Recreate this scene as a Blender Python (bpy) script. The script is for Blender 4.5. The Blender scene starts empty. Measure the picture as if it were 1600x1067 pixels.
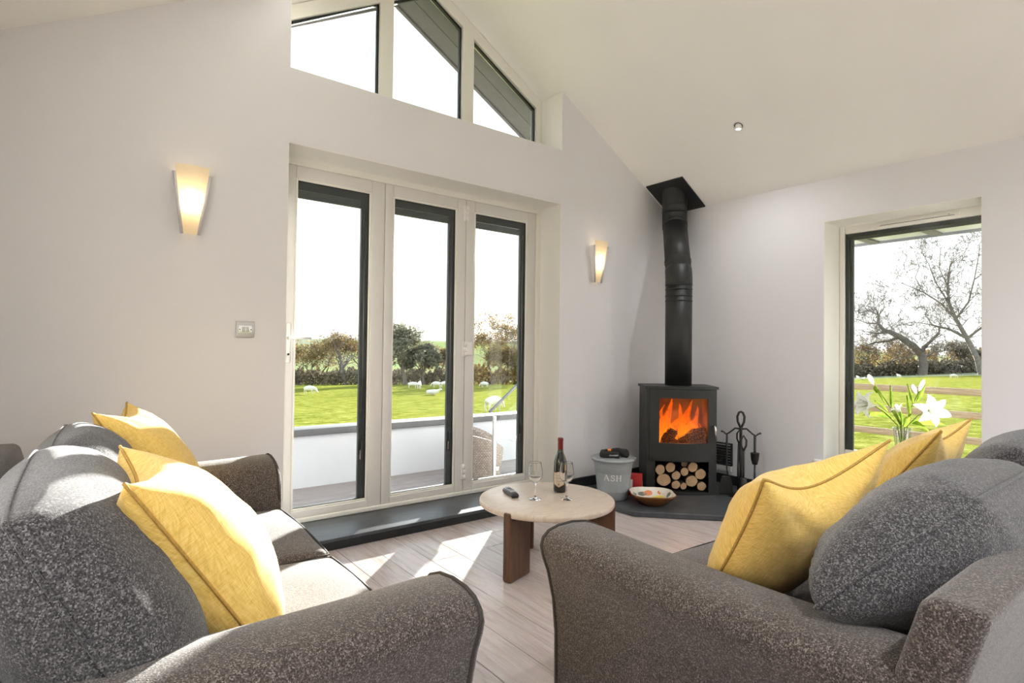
import bpy, bmesh, math, random
from mathutils import Vector, Matrix, noise
R = math.radians
PI = math.pi
random.seed(7)
S = bpy.context.scene
COL = S.collection

# ------------------------------------------------------------------ camera
def make_camera():
    yaw, pit, rol = R(52.361), R(0.9105), R(0.6892)
    f = Vector((math.cos(yaw)*math.cos(pit), math.sin(yaw)*math.cos(pit), math.sin(pit)))
    rt = Vector((math.sin(yaw), -math.cos(yaw), 0)); up = rt.cross(f)
    c, s = math.cos(rol), math.sin(rol)
    r2 = c*rt + s*up; u2 = -s*rt + c*up
    cam = bpy.data.cameras.new('camera'); o = bpy.data.objects.new('camera', cam); COL.objects.link(o)
    m = Matrix((r2, u2, -f)).transposed().to_4x4(); m.translation = Vector((0, -3.3, 1.14))
    o.matrix_world = m
    cam.sensor_width = 36; cam.lens = 882.53/1600*36; cam.clip_start = .02; cam.clip_end = 3000
    S.camera = o
make_camera()

# ------------------------------------------------------------------ sky, sun, exposure
W = bpy.data.worlds.new('sky'); S.world = W; W.use_nodes = True
nt = W.node_tree; nt.nodes.clear()
wo = nt.nodes.new('ShaderNodeOutputWorld'); bg = nt.nodes.new('ShaderNodeBackground')
tc = nt.nodes.new('ShaderNodeTexCoord'); sx = nt.nodes.new('ShaderNodeSeparateXYZ'); rp = nt.nodes.new('ShaderNodeValToRGB')
nt.links.new(tc.outputs['Generated'], sx.inputs[0]); nt.links.new(sx.outputs['Z'], rp.inputs[0])
rp.color_ramp.elements[0].position = 0.04; rp.color_ramp.elements[0].color = (1, .99, .98, 1)
rp.color_ramp.elements[1].position = 0.8; rp.color_ramp.elements[1].color = (.66, .83, 1, 1)
nt.links.new(rp.outputs[0], bg.inputs[0]); nt.links.new(bg.outputs[0], wo.inputs[0])
bg.inputs[1].default_value = 2.0
SUN_STRENGTH = 35.0
sl = bpy.data.lights.new('sun', 'SUN'); so = bpy.data.objects.new('sun', sl); COL.objects.link(so)
so.rotation_euler = Vector((-1.054, -1.0, -.265)).to_track_quat('-Z', 'Y').to_euler()
so.location = (20, 20, 12)
sl.energy = SUN_STRENGTH; sl.angle = R(.6); sl.color = (1, .965, .91)
S.view_settings.view_transform = 'Standard'; S.view_settings.look = 'None'
S.view_settings.gamma = 1; S.view_settings.use_curve_mapping = False
S.view_settings.exposure = 0.05
try:
    S.cycles.use_denoising = True
    S.cycles.max_bounces = 16; S.cycles.diffuse_bounces = 7; S.cycles.glossy_bounces = 4
    S.cycles.transmission_bounces = 14; S.cycles.transparent_max_bounces = 16
    S.cycles.sample_clamp_indirect = 6.0; S.cycles.caustics_reflective = False; S.cycles.caustics_refractive = False
except Exception:
    pass

# ------------------------------------------------------------------ helpers
def tag(o, label=None, cat=None, group=None, kind=None):
    if label: o['label'] = label
    if cat: o['category'] = cat
    if group: o['group'] = group
    if kind: o['kind'] = kind
    return o
def empty(name, loc=(0, 0, 0), rz=0, label=None, cat=None, group=None, kind=None):
    o = bpy.data.objects.new(name, None); COL.objects.link(o)
    o.location = loc; o.rotation_euler = (0, 0, rz); o.empty_display_size = .1
    return tag(o, label, cat, group, kind)
def copy_tree(o, parent=None):
    c = o.copy(); COL.objects.link(c); c.parent = parent
    for ch in o.children: copy_tree(ch, c)
    return c

def set_uv(o, fn):
    me = o.data; uv = me.uv_layers.new(name='uv')
    for l in me.loops: uv.data[l.index].uv = fn(me.vertices[l.vertex_index].co)
class MB:
    def __init__(s): s.v = []; s.f = []; s.sm = []
    def add(s, vs, fs, smooth=False, M=None):
        n = len(s.v)
        s.v += [tuple(M @ Vector(p)) if M else tuple(p) for p in vs]
        s.f += [tuple(n+i for i in f) for f in fs]; s.sm += [smooth]*len(fs); return s
    def box(s, x0, x1, y0, y1, z0, z1, M=None):
        vs = [(x, y, z) for z in (z0, z1) for y in (y0, y1) for x in (x0, x1)]
        return s.add(vs, [(0, 2, 3, 1), (4, 5, 7, 6), (0, 1, 5, 4), (2, 6, 7, 3), (0, 4, 6, 2), (1, 3, 7, 5)], False, M)
    def rbox(s, x0, x1, y0, y1, z0, z1, r=.01, seg=2, n=1, fn=None, M=None):
        c = ((x0+x1)/2, (y0+y1)/2, (z0+z1)/2); h = ((x1-x0)/2, (y1-y0)/2, (z1-z0)/2)
        r = min(r, *(a*.999 for a in h))
        ax = []
        for a in h:
            i = a-r
            e = [i + r*math.tan(PI/4*k/seg) for k in range(1, seg+1)]
            mid = [-i + 2*i*k/n for k in range(n+1)]
            ax.append([-q for q in reversed(e)] + mid + e)
        idx = {}; vs = []; fs = []
        def vid(p):
            k = tuple(round(q, 6) for q in p)
            if k not in idx:
                q = Vector([max(-(h[i]-r), min(h[i]-r, p[i])) for i in range(3)])
                d = Vector(p)-q
                w = q + (d.normalized()*r if d.length > 1e-9 else d)
                w = Vector((w.x+c[0], w.y+c[1], w.z+c[2]))
                if fn: w = fn(w)
                idx[k] = len(vs); vs.append(w)
            return idx[k]
        for a in range(3):
            b, d = (a+1) % 3, (a+2) % 3
            for sg in (-1, 1):
                for i in range(len(ax[b])-1):
                    for j in range(len(ax[d])-1):
                        q = []
                        for (ii, jj) in ((i, j), (i+1, j), (i+1, j+1), (i, j+1)):
                            p = [0, 0, 0]; p[a] = sg*h[a]; p[b] = ax[b][ii]; p[d] = ax[d][jj]; q.append(vid(p))
                        fs.append(tuple(q if sg > 0 else q[::-1]))
        return s.add(vs, fs, True, M)
    def tube(s, pts, r, n=8, cap=True, closed=False, M=None, smooth=True):
        pts = [Vector(p) for p in pts]; m = len(pts)
        rr = r if isinstance(r, (list, tuple)) else [r]*m
        vs = []; fs = []; up = None
        for i, p in enumerate(pts):
            if closed: t = pts[(i+1) % m]-pts[i-1]
            else: t = pts[min(i+1, m-1)]-pts[max(i-1, 0)]
            t = t.normalized() if t.length > 1e-9 else Vector((0, 0, 1))
            if up is None: up = Vector((0, 0, 1)) if abs(t.z) < .9 else Vector((1, 0, 0))
            a = up - t*up.dot(t)
            if a.length < 1e-6: a = t.orthogonal()
            a.normalize(); up = a; b = t.cross(a)
            for k in range(n):
                q = 2*PI*k/n; vs.append(p + (a*math.cos(q)+b*math.sin(q))*rr[i])
        for i in range(m if closed else m-1):
            j = (i+1) % m
            for k in range(n):
                l = (k+1) % n; fs.append((i*n+k, i*n+l, j*n+l, j*n+k))
        if cap and not closed:
            fs.append(tuple(reversed(range(n)))); fs.append(tuple(range((m-1)*n, m*n)))
        return s.add(vs, fs, smooth, M)
    def lathe(s, prof, n=24, M=None, smooth=True):
        vs = []; fs = []
        for (r, z) in prof:
            for k in range(n):
                q = 2*PI*k/n; vs.append((r*math.cos(q), r*math.sin(q), z))
        for i in range(len(prof)-1):
            for k in range(n):
                l = (k+1) % n; fs.append((i*n+k, i*n+l, (i+1)*n+l, (i+1)*n+k))
        if prof[0][0] > 1e-4: pass
        return s.add(vs, fs, smooth, M)
    def prism(s, poly, a0, a1, axis='y', M=None, smooth=False):
        """polygon in the two other axes extruded along axis"""
        n = len(poly); vs = []
        for a in (a0, a1):
            for (p, q) in poly:
                vs.append({'y': (p, a, q), 'x': (a, p, q), 'z': (p, q, a)}[axis])
        fs = [tuple(range(n)), tuple(range(2*n-1, n-1, -1))]
        fs += [(i, i+n, (i+1) % n+n, (i+1) % n) for i in range(n)]
        return s.add(vs, fs, smooth, M)
    def grid(s, fn, nu, nv, smooth=True, M=None):
        vs = [fn(i/nu, j/nv) for j in range(nv+1) for i in range(nu+1)]
        fs = [(j*(nu+1)+i, j*(nu+1)+i+1, (j+1)*(nu+1)+i+1, (j+1)*(nu+1)+i) for j in range(nv) for i in range(nu)]
        return s.add(vs, fs, smooth, M)
    def build(s, name, mat, parent=None, fix=True, label=None, cat=None, group=None, kind=None, loc=None, rz=None):
        me = bpy.data.meshes.new(name); me.from_pydata(s.v, [], s.f); me.update()
        me.polygons.foreach_set('use_smooth', s.sm)
        if fix:
            bm = bmesh.new(); bm.from_mesh(me)
            bmesh.ops.remove_doubles(bm, verts=bm.verts, dist=1e-6)
            bmesh.ops.recalc_face_normals(bm, faces=bm.faces); bm.to_mesh(me); bm.free()
        me.materials.append(mat)
        o = bpy.data.objects.new(name, me); COL.objects.link(o)
        if parent: o.parent = parent
        if loc: o.location = loc
        if rz is not None: o.rotation_euler = (0, 0, rz)
        return tag(o, label, cat, group, kind)

# ------------------------------------------------------------------ materials
def srgb(r, g, b):
    f = lambda c: (c/255/12.92) if c/255 <= .04045 else ((c/255+.055)/1.055)**2.4
    return (f(r), f(g), f(b), 1)
class N:
    def __init__(s, name):
        s.m = bpy.data.materials.new(name); s.m.use_nodes = True; s.t = s.m.node_tree; s.t.nodes.clear()
        s.out = s.new('ShaderNodeOutputMaterial')
    def new(s, ty, **kw):
        n = s.t.nodes.new(ty)
        for k, v in kw.items(): setattr(n, k, v)
        return n
    def ln(s, a, b): s.t.links.new(a, b)
    def bsdf(s, col=None, rough=.5, metal=0, spec=None):
        b = s.new('ShaderNodeBsdfPrincipled'); s.ln(b.outputs[0], s.out.inputs[0])
        if col: b.inputs['Base Color'].default_value = col if len(col) == 4 else (*col, 1)
        b.inputs['Roughness'].default_value = rough; b.inputs['Metallic'].default_value = metal
        if spec is not None: b.inputs['Specular IOR Level'].default_value = spec
        s.b = b; return b
    def coord(s, scale=(1, 1, 1), rot=(0, 0, 0), kind='Object', rnd=False):
        c = s.new('ShaderNodeTexCoord'); m = s.new('ShaderNodeMapping')
        m.inputs['Scale'].default_value = scale; m.inputs['Rotation'].default_value = rot
        s.ln(c.outputs[kind], m.inputs[0])
        if rnd:
            oi = s.new('ShaderNodeObjectInfo'); mu = s.new('ShaderNodeMath', operation='MULTIPLY'); mu.inputs[1].default_value = 37.0
            s.ln(oi.outputs['Random'], mu.inputs[0]); s.ln(mu.outputs[0], m.inputs['Location'])
        return m.outputs[0]
    def noise(s, vec, scale=5, detail=3, rough=.5, dist=0):
        n = s.new('ShaderNodeTexNoise'); n.inputs['Scale'].default_value = scale; n.inputs['Detail'].default_value = detail
        n.inputs['Roughness'].default_value = rough; n.inputs['Distortion'].default_value = dist
        s.ln(vec, n.inputs['Vector']); return n
    def ramp(s, fac, stops, interp='LINEAR'):
        r = s.new('ShaderNodeValToRGB'); r.color_ramp.interpolation = interp
        e = r.color_ramp.elements
        while len(e) < len(stops): e.new(.5)
        for k, (p, c) in enumerate(stops): e[k].position = p; e[k].color = c if len(c) == 4 else (*c, 1)
        s.ln(fac, r.inputs[0]); return r.outputs[0]
    def mix(s, fac, a, b, mode='MIX'):
        m = s.new('ShaderNodeMix', data_type='RGBA', blend_type=mode)
        for inp, val in ((m.inputs[0], fac), (m.inputs[6], a), (m.inputs[7], b)):
            if hasattr(val, 'is_linked') or hasattr(val, 'links'): s.ln(val, inp)
            else: inp.default_value = val
        return m.outputs[2]
    def bump(s, h, strength=.3, dist=.01):
        b = s.new('ShaderNodeBump'); b.inputs['Strength'].default_value = strength; b.inputs['Distance'].default_value = dist
        s.ln(h, b.inputs['Height']); s.ln(b.outputs[0], s.b.inputs['Normal'])
def plain(name, col, rough=.5, metal=0, var=.06, nscale=20, bump=0, spec=None, kind='Object'):
    n = N(name); n.bsdf(col, rough, metal, spec)
    v = n.noise(n.coord(kind=kind), nscale, 3)
    a = tuple(max(0, c*(1-var)) for c in col[:3]); b = tuple(min(1, c*(1+var)) for c in col[:3])
    n.ln(n.ramp(v.outputs[0], [(.3, a), (.7, b)]), n.b.inputs['Base Color'])
    if bump: n.bump(v.outputs[0], bump, .005)
    return n.m
MT = {}
def mats():
    M = MT
    n = N('wall_paint'); n.bsdf((.76, .72, .695, 1), .75, spec=.25)
    v = n.noise(n.coord(), 2.2, 3); n.ln(n.ramp(v.outputs[0], [(.3, (.742, .730, .752)), (.7, (.762, .746, .766))]), n.b.inputs['Base Color'])
    n.bump(n.noise(n.coord(), 220, 2).outputs[0], .03, .002); M['wall'] = n.m
    M['ceil'] = plain('ceiling_paint', (.925, .915, .87), .8, var=.015, nscale=2, spec=.2)
    M['reveal'] = plain('reveal_paint', (.84, .82, .78), .7, var=.01, nscale=3, spec=.2)
    M['upvc'] = plain('white_upvc', (.67, .645, .62), .32, var=.012, nscale=6)
    M['upvc_lip'] = plain('cream_upvc', (.80, .78, .72), .35, var=.012, nscale=6)
    M['gasket'] = plain('black_gasket', (.012, .013, .015), .6)
    M['blind'] = plain('charcoal_blind', (.052, .058, .06), .5, var=.15, nscale=60)
    M['blind2'] = plain('charcoal_slat', (.085, .095, .098), .42, var=.1, nscale=40)
    M['dark_plastic'] = plain('dark_plastic', (.02, .021, .023), .4)
    M['soffit'] = plain('soffit_board', (.115, .11, .11), .7, var=.1, nscale=12)
    M['soffit_pale'] = plain('soffit_pale', (.42, .43, .41), .7, var=.05, nscale=12)
    M['fascia'] = plain('fascia_grey', (.17, .18, .20), .5)
    M['blue'] = plain('blue_pipe', (.10, .22, .48), .5)
    # glass panes
    n = N('window_glass'); tr = n.new('ShaderNodeBsdfTransparent'); gl = n.new('ShaderNodeBsdfGlossy'); gl.inputs['Roughness'].default_value = .02
    tr.inputs[0].default_value = (.97, .985, .975, 1)
    fr = n.new('ShaderNodeFresnel'); fr.inputs[0].default_value = 1.25
    mx = n.new('ShaderNodeMixShader'); n.ln(fr.outputs[0], mx.inputs[0]); n.ln(tr.outputs[0], mx.inputs[1]); n.ln(gl.outputs[0], mx.inputs[2]); n.ln(mx.outputs[0], n.out.inputs[0])
    M['glass'] = n.m
    n = N('clear_crystal'); tr = n.new('ShaderNodeBsdfTransparent'); gl = n.new('ShaderNodeBsdfGlossy'); gl.inputs['Roughness'].default_value = .03
    tr.inputs[0].default_value = (.93, .935, .935, 1); lw = n.new('ShaderNodeLayerWeight'); lw.inputs[0].default_value = .30
    fa = n.ramp(lw.outputs['Facing'], [(0, (.07, .07, .07)), (.45, (.16, .16, .16)), (.85, (.85, .85, .85))])
    mx = n.new('ShaderNodeMixShader'); n.ln(fa, mx.inputs[0]); n.ln(tr.outputs[0], mx.inputs[1]); n.ln(gl.outputs[0], mx.inputs[2]); n.ln(mx.outputs[0], n.out.inputs[0]); M['crystal'] = n.m
    n = N('wine_glass_crystal'); b = n.bsdf((1, 1, 1, 1), 0.0); b.inputs['Transmission Weight'].default_value = 1; b.inputs['IOR'].default_value = 1.5
    g = n.noise(n.coord(), 4, 1); n.ln(n.ramp(g.outputs[0], [(0, (.985, .99, .99)), (1, (1, 1, 1))]), b.inputs['Base Color']); M['wine_crystal'] = n.m
    n = N('bottle_glass'); b = n.bsdf((.008, .009, .006, 1), .06); b.inputs['Coat Weight'].default_value = .5; M['bottle'] = n.m
    # slate
    n = N('slate'); n.bsdf((.06, .065, .072, 1), .42)
    v = n.noise(n.coord((1, 2.5, 1)), 7, 6, .65); n.ln(n.ramp(v.outputs[0], [(.3, (.042, .046, .052)), (.7, (.082, .089, .098))]), n.b.inputs['Base Color'])
    n.bump(n.noise(n.coord(), 30, 5).outputs[0], .12, .004); M['slate'] = n.m
    M['skirt'] = plain('dark_skirting', (.014, .015, .017), .45, var=.2)
    # floor planks
    n = N('oak_plank'); n.bsdf((.5, .4, .33, 1), .30, spec=.5)
    c = n.coord((9, .9, 9), rnd=True); g = n.noise(c, 3.2, 8, .62, .7); g2 = n.noise(n.coord((60, 2.2, 60), rnd=True), 3, 3)
    col = n.ramp(g.outputs[0], [(.26, (.34, .265, .245)), (.42, (.49, .415, .40)), (.58, (.60, .53, .52)), (.76, (.45, .37, .35))])
    col = n.mix(.22, col, g2.outputs['Color'], 'OVERLAY')
    oi = n.new('ShaderNodeObjectInfo'); t = n.ramp(oi.outputs['Random'], [(0, (.88, .87, .86)), (1, (1.0, 1.0, 1.0))])
    n.ln(n.mix(1.0, col, t, 'MULTIPLY'), n.b.inputs['Base Color']); n.bump(g2.outputs[0], .06, .002); M['plank'] = n.m
    M['subfloor'] = plain('subfloor', (.09, .07, .055), .8)
    # sofa fabric
    def fabric(name, stops, scale, rough=.9, sheen=.3, wob=1.0, tint=None):
        n = N(name); b = n.bsdf((.2, .2, .2, 1), rough, spec=.1); b.inputs['Sheen Weight'].default_value = sheen; b.inputs['Sheen Roughness'].default_value = .5
        c = n.coord((1, 1, 1), (.3, .5, .785))
        v = n.new('ShaderNodeTexVoronoi'); v.inputs['Scale'].default_value = scale; v.inputs['Randomness'].default_value = .35; n.ln(c, v.inputs['Vector'])
        sp = n.new('ShaderNodeSeparateColor'); n.ln(v.outputs['Color'], sp.inputs[0])
        col = n.ramp(sp.outputs[0], stops)
        big = n.noise(n.coord(), 9, 4, .6)
        col = n.mix(.2, col, n.ramp(big.outputs[0], [(.3, (.38, .38, .38)), (.7, (.62, .62, .62))]), 'OVERLAY')
        n.ln(col, b.inputs['Base Color']); n.bump(v.outputs['Distance'], .3, .003); return n.m
    M['sofa'] = fabric('heather_sofa_fabric', [(0, (.030, .023, .020)), (.45, (.070, .056, .049)), (.8, (.122, .101, .090)), (1, (.235, .205, .187))], 440)
    M['sofa_grey'] = fabric('heather_cushion_fabric', [(0, (.022, .021, .023)), (.45, (.058, .054, .057)), (.8, (.108, .102, .104)), (1, (.21, .203, .205))], 420)
    M['sofa_pipe'] = plain('sofa_piping', (.045, .038, .034), .85, var=.3, nscale=200)
    # mustard linen
    n = N('mustard_linen'); b = n.bsdf((.6, .4, .1, 1), .85, spec=.15); b.inputs['Sheen Weight'].default_value = .25
    w1 = n.noise(n.coord((900, 45, 45)), 1, 2); w2 = n.noise(n.coord((45, 45, 900)), 1, 2)
    w3 = n.noise(n.coord((1, 1, 1)), 14, 3)
    ad = n.new('ShaderNodeMath', operation='ADD'); n.ln(w1.outputs[0], ad.inputs[0]); n.ln(w2.outputs[0], ad.inputs[1])
    hf = n.new('ShaderNodeMath', operation='MULTIPLY'); hf.inputs[1].default_value = .5; n.ln(ad.outputs[0], hf.inputs[0])
    col = n.ramp(hf.outputs[0], [(.30, (.62, .38, .075)), (.5, (.84, .56, .145)), (.68, (.93, .69, .25))])
    col = n.mix(.2, col, n.ramp(w3.outputs[0], [(.35, (.42, .42, .42)), (.65, (.58, .58, .58))]), 'OVERLAY')
    n.ln(col, b.inputs['Base Color']); n.bump(hf.outputs[0], .35, .002); M['mustard'] = n.m
    M['mustard_pipe'] = plain('mustard_piping', (.46, .27, .055), .85, var=.2, nscale=150)
    # table
    n = N('pale_travertine_top'); n.bsdf((.7, .6, .5, 1), .33)
    g = n.noise(n.coord((2, 9, 2), (0, 0, .5)), 2.5, 6, .6, .8)
    n.ln(n.ramp(g.outputs[0], [(.3, (.56, .46, .375)), (.5, (.63, .53, .44)), (.55, (.55, .44, .35)), (.62, (.65, .555, .47))]), n.b.inputs['Base Color']); M['tabletop'] = n.m
    n = N('walnut'); n.bsdf((.1, .05, .03, 1), .4)
    g = n.noise(n.coord((14, 14, 1.2)), 3, 6, .6, .5); n.ln(n.ramp(g.outputs[0], [(.3, (.062, .026, .013)), (.7, (.145, .07, .037))]), n.b.inputs['Base Color']); M['walnut'] = n.m
    # metals
    M['stove'] = plain('stove_black_steel', (.014, .015, .014), .5, var=.1, nscale=30)
    M['flue'] = plain('flue_matt_black', (.011, .012, .012), .5, var=.1, nscale=20)
    M['iron'] = plain('wrought_iron', (.013, .012, .012), .5, var=.3, nscale=80)
    M['chrome'] = plain('brushed_chrome', (.72, .70, .68), .25, 1, var=.04, nscale=40)
    M['steel'] = plain('satin_steel', (.55, .52, .50), .32, 1, var=.05, nscale=60)
    M['rail'] = plain('sconce_rail', (.70, .68, .72), .35, .6, var=.04)
    M['white_metal'] = plain('white_enamel', (.82, .80, .78), .35, var=.02)
    M['bucket'] = plain('grey_enamel', (.33, .36, .375), .42, var=.05, nscale=25)
    M['white_print'] = plain('white_print', (.75, .75, .72), .6)
    M['black_fabric'] = plain('black_glove', (.009, .009, .010), .8, var=.3, nscale=60)
    M['orange'] = plain('orange_trim', (.75, .22, .03), .6)
    M['red'] = plain('red_card', (.42, .018, .018), .45, var=.1)
    M['capsule'] = plain('burgundy_foil', (.17, .016, .013), .35, var=.1)
    M['label'] = plain('cream_label', (.72, .60, .47), .6, var=.03)
    M['label_ink'] = plain('label_ink', (.20, .07, .06), .6)
    M['remote'] = plain('remote_black', (.015, .015, .018), .3)
    M['remote_grey'] = plain('remote_silver', (.35, .36, .38), .35)
    # bark / cut wood
    n = N('bark'); n.bsdf((.08, .055, .04, 1), .9); g = n.noise(n.coord((4, 4, 1)), 14, 6, .7)
    n.ln(n.ramp(g.outputs[0], [(.3, (.03, .021, .016)), (.7, (.15, .105, .075))]), n.b.inputs['Base Color']); n.bump(g.outputs[0], .5, .01); M['bark'] = n.m
    n = N('cut_wood'); n.bsdf((.5, .33, .2, 1), .75)
    c = n.coord(rnd=False); wv = n.new('ShaderNodeTexWave', wave_type='RINGS', rings_direction='Y'); wv.inputs['Scale'].default_value = 45; wv.inputs['Distortion'].default_value = 2.5; wv.inputs['Detail'].default_value = 3; n.ln(c, wv.inputs['Vector'])
    g = n.noise(n.coord(rnd=True), 22, 4)
    col = n.ramp(wv.outputs[0], [(.2, (.47, .29, .155)), (.8, (.62, .42, .25))])
    n.ln(n.mix(.35, col, n.ramp(g.outputs[0], [(.3, (.30, .30, .30)), (.7, (.66, .66, .66))]), 'OVERLAY'), n.b.inputs['Base Color']); M['cut'] = n.m
    # ember logs
    n = N('charred_log'); n.bsdf((.02, .01, .008, 1), .9)
    v = n.new('ShaderNodeTexVoronoi', feature='DISTANCE_TO_EDGE'); v.inputs['Scale'].default_value = 55; n.ln(n.coord(), v.inputs['Vector'])
    n.ln(n.ramp(n.noise(n.coord(), 40, 4).outputs[0], [(.35, (.008, .003, .002)), (.7, (.04, .013, .007))]), n.b.inputs['Base Color'])
    em = n.ramp(v.outputs['Distance'], [(0, (1, .22, .03)), (.05, (.25, .03, .004)), (.12, (0, 0, 0))])
    n.ln(em, n.b.inputs['Emission Color']); n.b.inputs['Emission Strength'].default_value = .35; n.bump(v.outputs['Distance'], 1, .01); M['char'] = n.m
    n = N('firebrick'); n.bsdf((.30, .13, .06, 1), .9); g = n.noise(n.coord(), 9, 4)
    n.ln(n.ramp(g.outputs[0], [(.3, (.22, .085, .03)), (.7, (.36, .16, .07))]), n.b.inputs['Base Color']); M['firebrick'] = n.m
    # flame: emission along height with transparent edges
    n = N('flame'); tc = n.new('ShaderNodeTexCoord'); se = n.new('ShaderNodeSeparateXYZ'); n.ln(tc.outputs['Generated'], se.inputs[0])
    nz = n.noise(n.coord((1, 1, .6)), 20, 6, .62, 2.6)
    mu = n.new('ShaderNodeMath', operation='MULTIPLY_ADD'); mu.inputs[1].default_value = 1.1; mu.inputs[2].default_value = -.5; n.ln(nz.outputs[0], mu.inputs[0])
    ad = n.new('ShaderNodeMath', operation='ADD'); n.ln(se.outputs['Z'], ad.inputs[0]); n.ln(mu.outputs[0], ad.inputs[1])
    col = n.ramp(ad.outputs[0], [(.0, (1, .50, .10)), (.16, (1, .33, .035)), (.42, (1, .18, .010)), (.8, (.62, .07, .003))])
    e = n.new('ShaderNodeEmission'); n.ln(col, e.inputs[0]); e.inputs[1].default_value = 2.2
    t = n.new('ShaderNodeBsdfTransparent'); mx = n.new('ShaderNodeMixShader')
    lw = n.new('ShaderNodeLayerWeight'); lw.inputs[0].default_value = .35
    al = n.ramp(lw.outputs['Facing'], [(.0, (.62, .62, .62)), (.45, (.40, .40, .40)), (.85, (0, 0, 0))])
    av = n.ramp(nz.outputs[0], [(.38, (.03, .03, .03)), (.58, (1, 1, 1))])
    n.ln(n.mix(1.0, al, av, 'MULTIPLY'), mx.inputs[0]); n.ln(t.outputs[0], mx.inputs[1]); n.ln(e.outputs[0], mx.inputs[2]); n.ln(mx.outputs[0], n.out.inputs[0]); M['flame'] = n.m
    # sconce glass and bulbs
    n = N('frosted_glass'); d = n.new('ShaderNodeBsdfDiffuse'); d.inputs[0].default_value = (.80, .74, .62, 1); t = n.new('ShaderNodeBsdfTranslucent'); t.inputs[0].default_value = (.92, .80, .58, 1)
    g = n.noise(n.coord(), 8, 2); n.ln(n.ramp(g.outputs[0], [(.3, (.78, .72, .60)), (.7, (.82, .76, .64))]), d.inputs[0])
    mx = n.new('ShaderNodeMixShader'); mx.inputs[0].default_value = .55; n.ln(d.outputs[0], mx.inputs[1]); n.ln(t.outputs[0], mx.inputs[2]); n.ln(mx.outputs[0], n.out.inputs[0]); M['frost'] = n.m
    def emit(name, col, s):
        n = N(name); e = n.new('ShaderNodeEmission'); e.inputs[0].default_value = (*col, 1); e.inputs[1].default_value = s
        g = n.noise(n.coord(), 3, 1); n.ln(n.ramp(g.outputs[0], [(.0, tuple(c*.97 for c in col)), (1, col)]), e.inputs[0])
        n.ln(e.outputs[0], n.out.inputs[0]); return n.m
    M['bulb'] = emit('warm_bulb', (1, .80, .50), 40); M['led'] = emit('downlight_lens', (1, .93, .86), 9)
    # plants
    def leafy(name, a, b, scale=30, tr=.35):
        n = N(name); d = n.new('ShaderNodeBsdfDiffuse'); t = n.new('ShaderNodeBsdfTranslucent'); g = n.noise(n.coord(), scale, 4)
        col = n.ramp(g.outputs[0], [(.3, a), (.7, b)]); n.ln(col, d.inputs[0]); n.ln(col, t.inputs[0])
        mx = n.new('ShaderNodeMixShader'); mx.inputs[0].default_value = tr; n.ln(d.outputs[0], mx.inputs[1]); n.ln(t.outputs[0], mx.inputs[2]); n.ln(mx.outputs[0], n.out.inputs[0]); return n.m
    M['lily_leaf'] = leafy('lily_leaf', (.13, .22, .025), (.32, .40, .06), 25, .5)
    M['petal'] = leafy('lily_petal', (.86, .86, .82), (.93, .92, .88), 30, .45)
    M['stamen'] = plain('lily_stamen', (.55, .32, .05), .7)
    M['stem'] = leafy('lily_stem', (.12, .2, .04), (.22, .3, .07), 25, .2)
    M['hedge'] = leafy('hedge_leaves', (.12, .10, .075), (.27, .235, .165), 1.5, .3)
    M['evergreen'] = leafy('evergreen_leaves', (.14, .135, .095), (.31, .295, .195), 1.2, .35)
    M['autumn'] = leafy('autumn_leaves', (.15, .105, .05), (.36, .255, .105), .9, .35)
    M['twig'] = plain('tree_bark', (.20, .175, .155), .9, var=.25, nscale=3)
    M['twig_far'] = plain('tree_bark_warm', (.15, .12, .10), .9, var=.25, nscale=3)
    M['wool'] = plain('sheep_wool', (.72, .69, .63), .95, var=.08, nscale=14, bump=.4)
    # grass ground
    n = N('pasture_grass'); b = n.bsdf((.3, .4, .06, 1), 1, spec=0)
    c = n.coord(); g1 = n.noise(c, .16, 5, .6); g2 = n.noise(c, 2.2, 7, .72); g3 = n.noise(n.coord((1, 1, 1)), 14, 4, .7)
    col = n.ramp(g2.outputs[0], [(.28, (.062, .070, .012)), (.43, (.138, .146, .026)), (.58, (.222, .226, .052)), (.78, (.36, .345, .15))])
    col = n.mix(.25, col, n.ramp(g1.outputs[0], [(.35, (.38, .45, .3)), (.65, (.62, .60, .5))]), 'OVERLAY')
    col = n.mix(.6, col, n.ramp(g3.outputs[0], [(.35, (.25, .25, .25)), (.65, (.75, .75, .75))]), 'OVERLAY')
    n.ln(col, b.inputs['Base Color']); n.bump(g3.outputs[0], .35, .05); M['grass'] = n.m
    # far patchwork
    n = N('far_fields'); b = n.bsdf((.4, .45, .2, 1), 1, spec=0)
    v = n.new('ShaderNodeTexVoronoi'); v.inputs['Scale'].default_value = .016; n.ln(n.coord((1, .45, 1), (0, 0, .4)), v.inputs['Vector'])
    sp = n.new('ShaderNodeSeparateColor'); n.ln(v.outputs['Color'], sp.inputs[0])
    col = n.ramp(sp.outputs[0], [(0, (.16, .18, .10)), (.3, (.25, .275, .11)), (.6, (.22, .235, .16)), (1, (.27, .275, .19))])
    n.ln(n.mix(.3, col, n.noise(n.coord(), .05, 5).outputs['Color'], 'OVERLAY'), b.inputs['Base Color']); M['far'] = n.m
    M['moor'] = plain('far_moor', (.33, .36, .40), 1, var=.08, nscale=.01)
    M['render_white'] = plain('white_render', (.46, .475, .51), .8, var=.03, nscale=4, bump=.05)
    M['coping'] = plain('grey_coping', (.085, .085, .09), .55, var=.1, nscale=5)
    n = N('deck_board'); n.bsdf((.4, .33, .3, 1), .6); g = n.noise(n.coord((1.5, 25, 25), rnd=True), 3, 5)
    n.ln(n.ramp(g.outputs[0], [(.3, (.18, .15, .145)), (.7, (.26, .225, .215))]), n.b.inputs['Base Color']); M['deck'] = n.m
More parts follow.
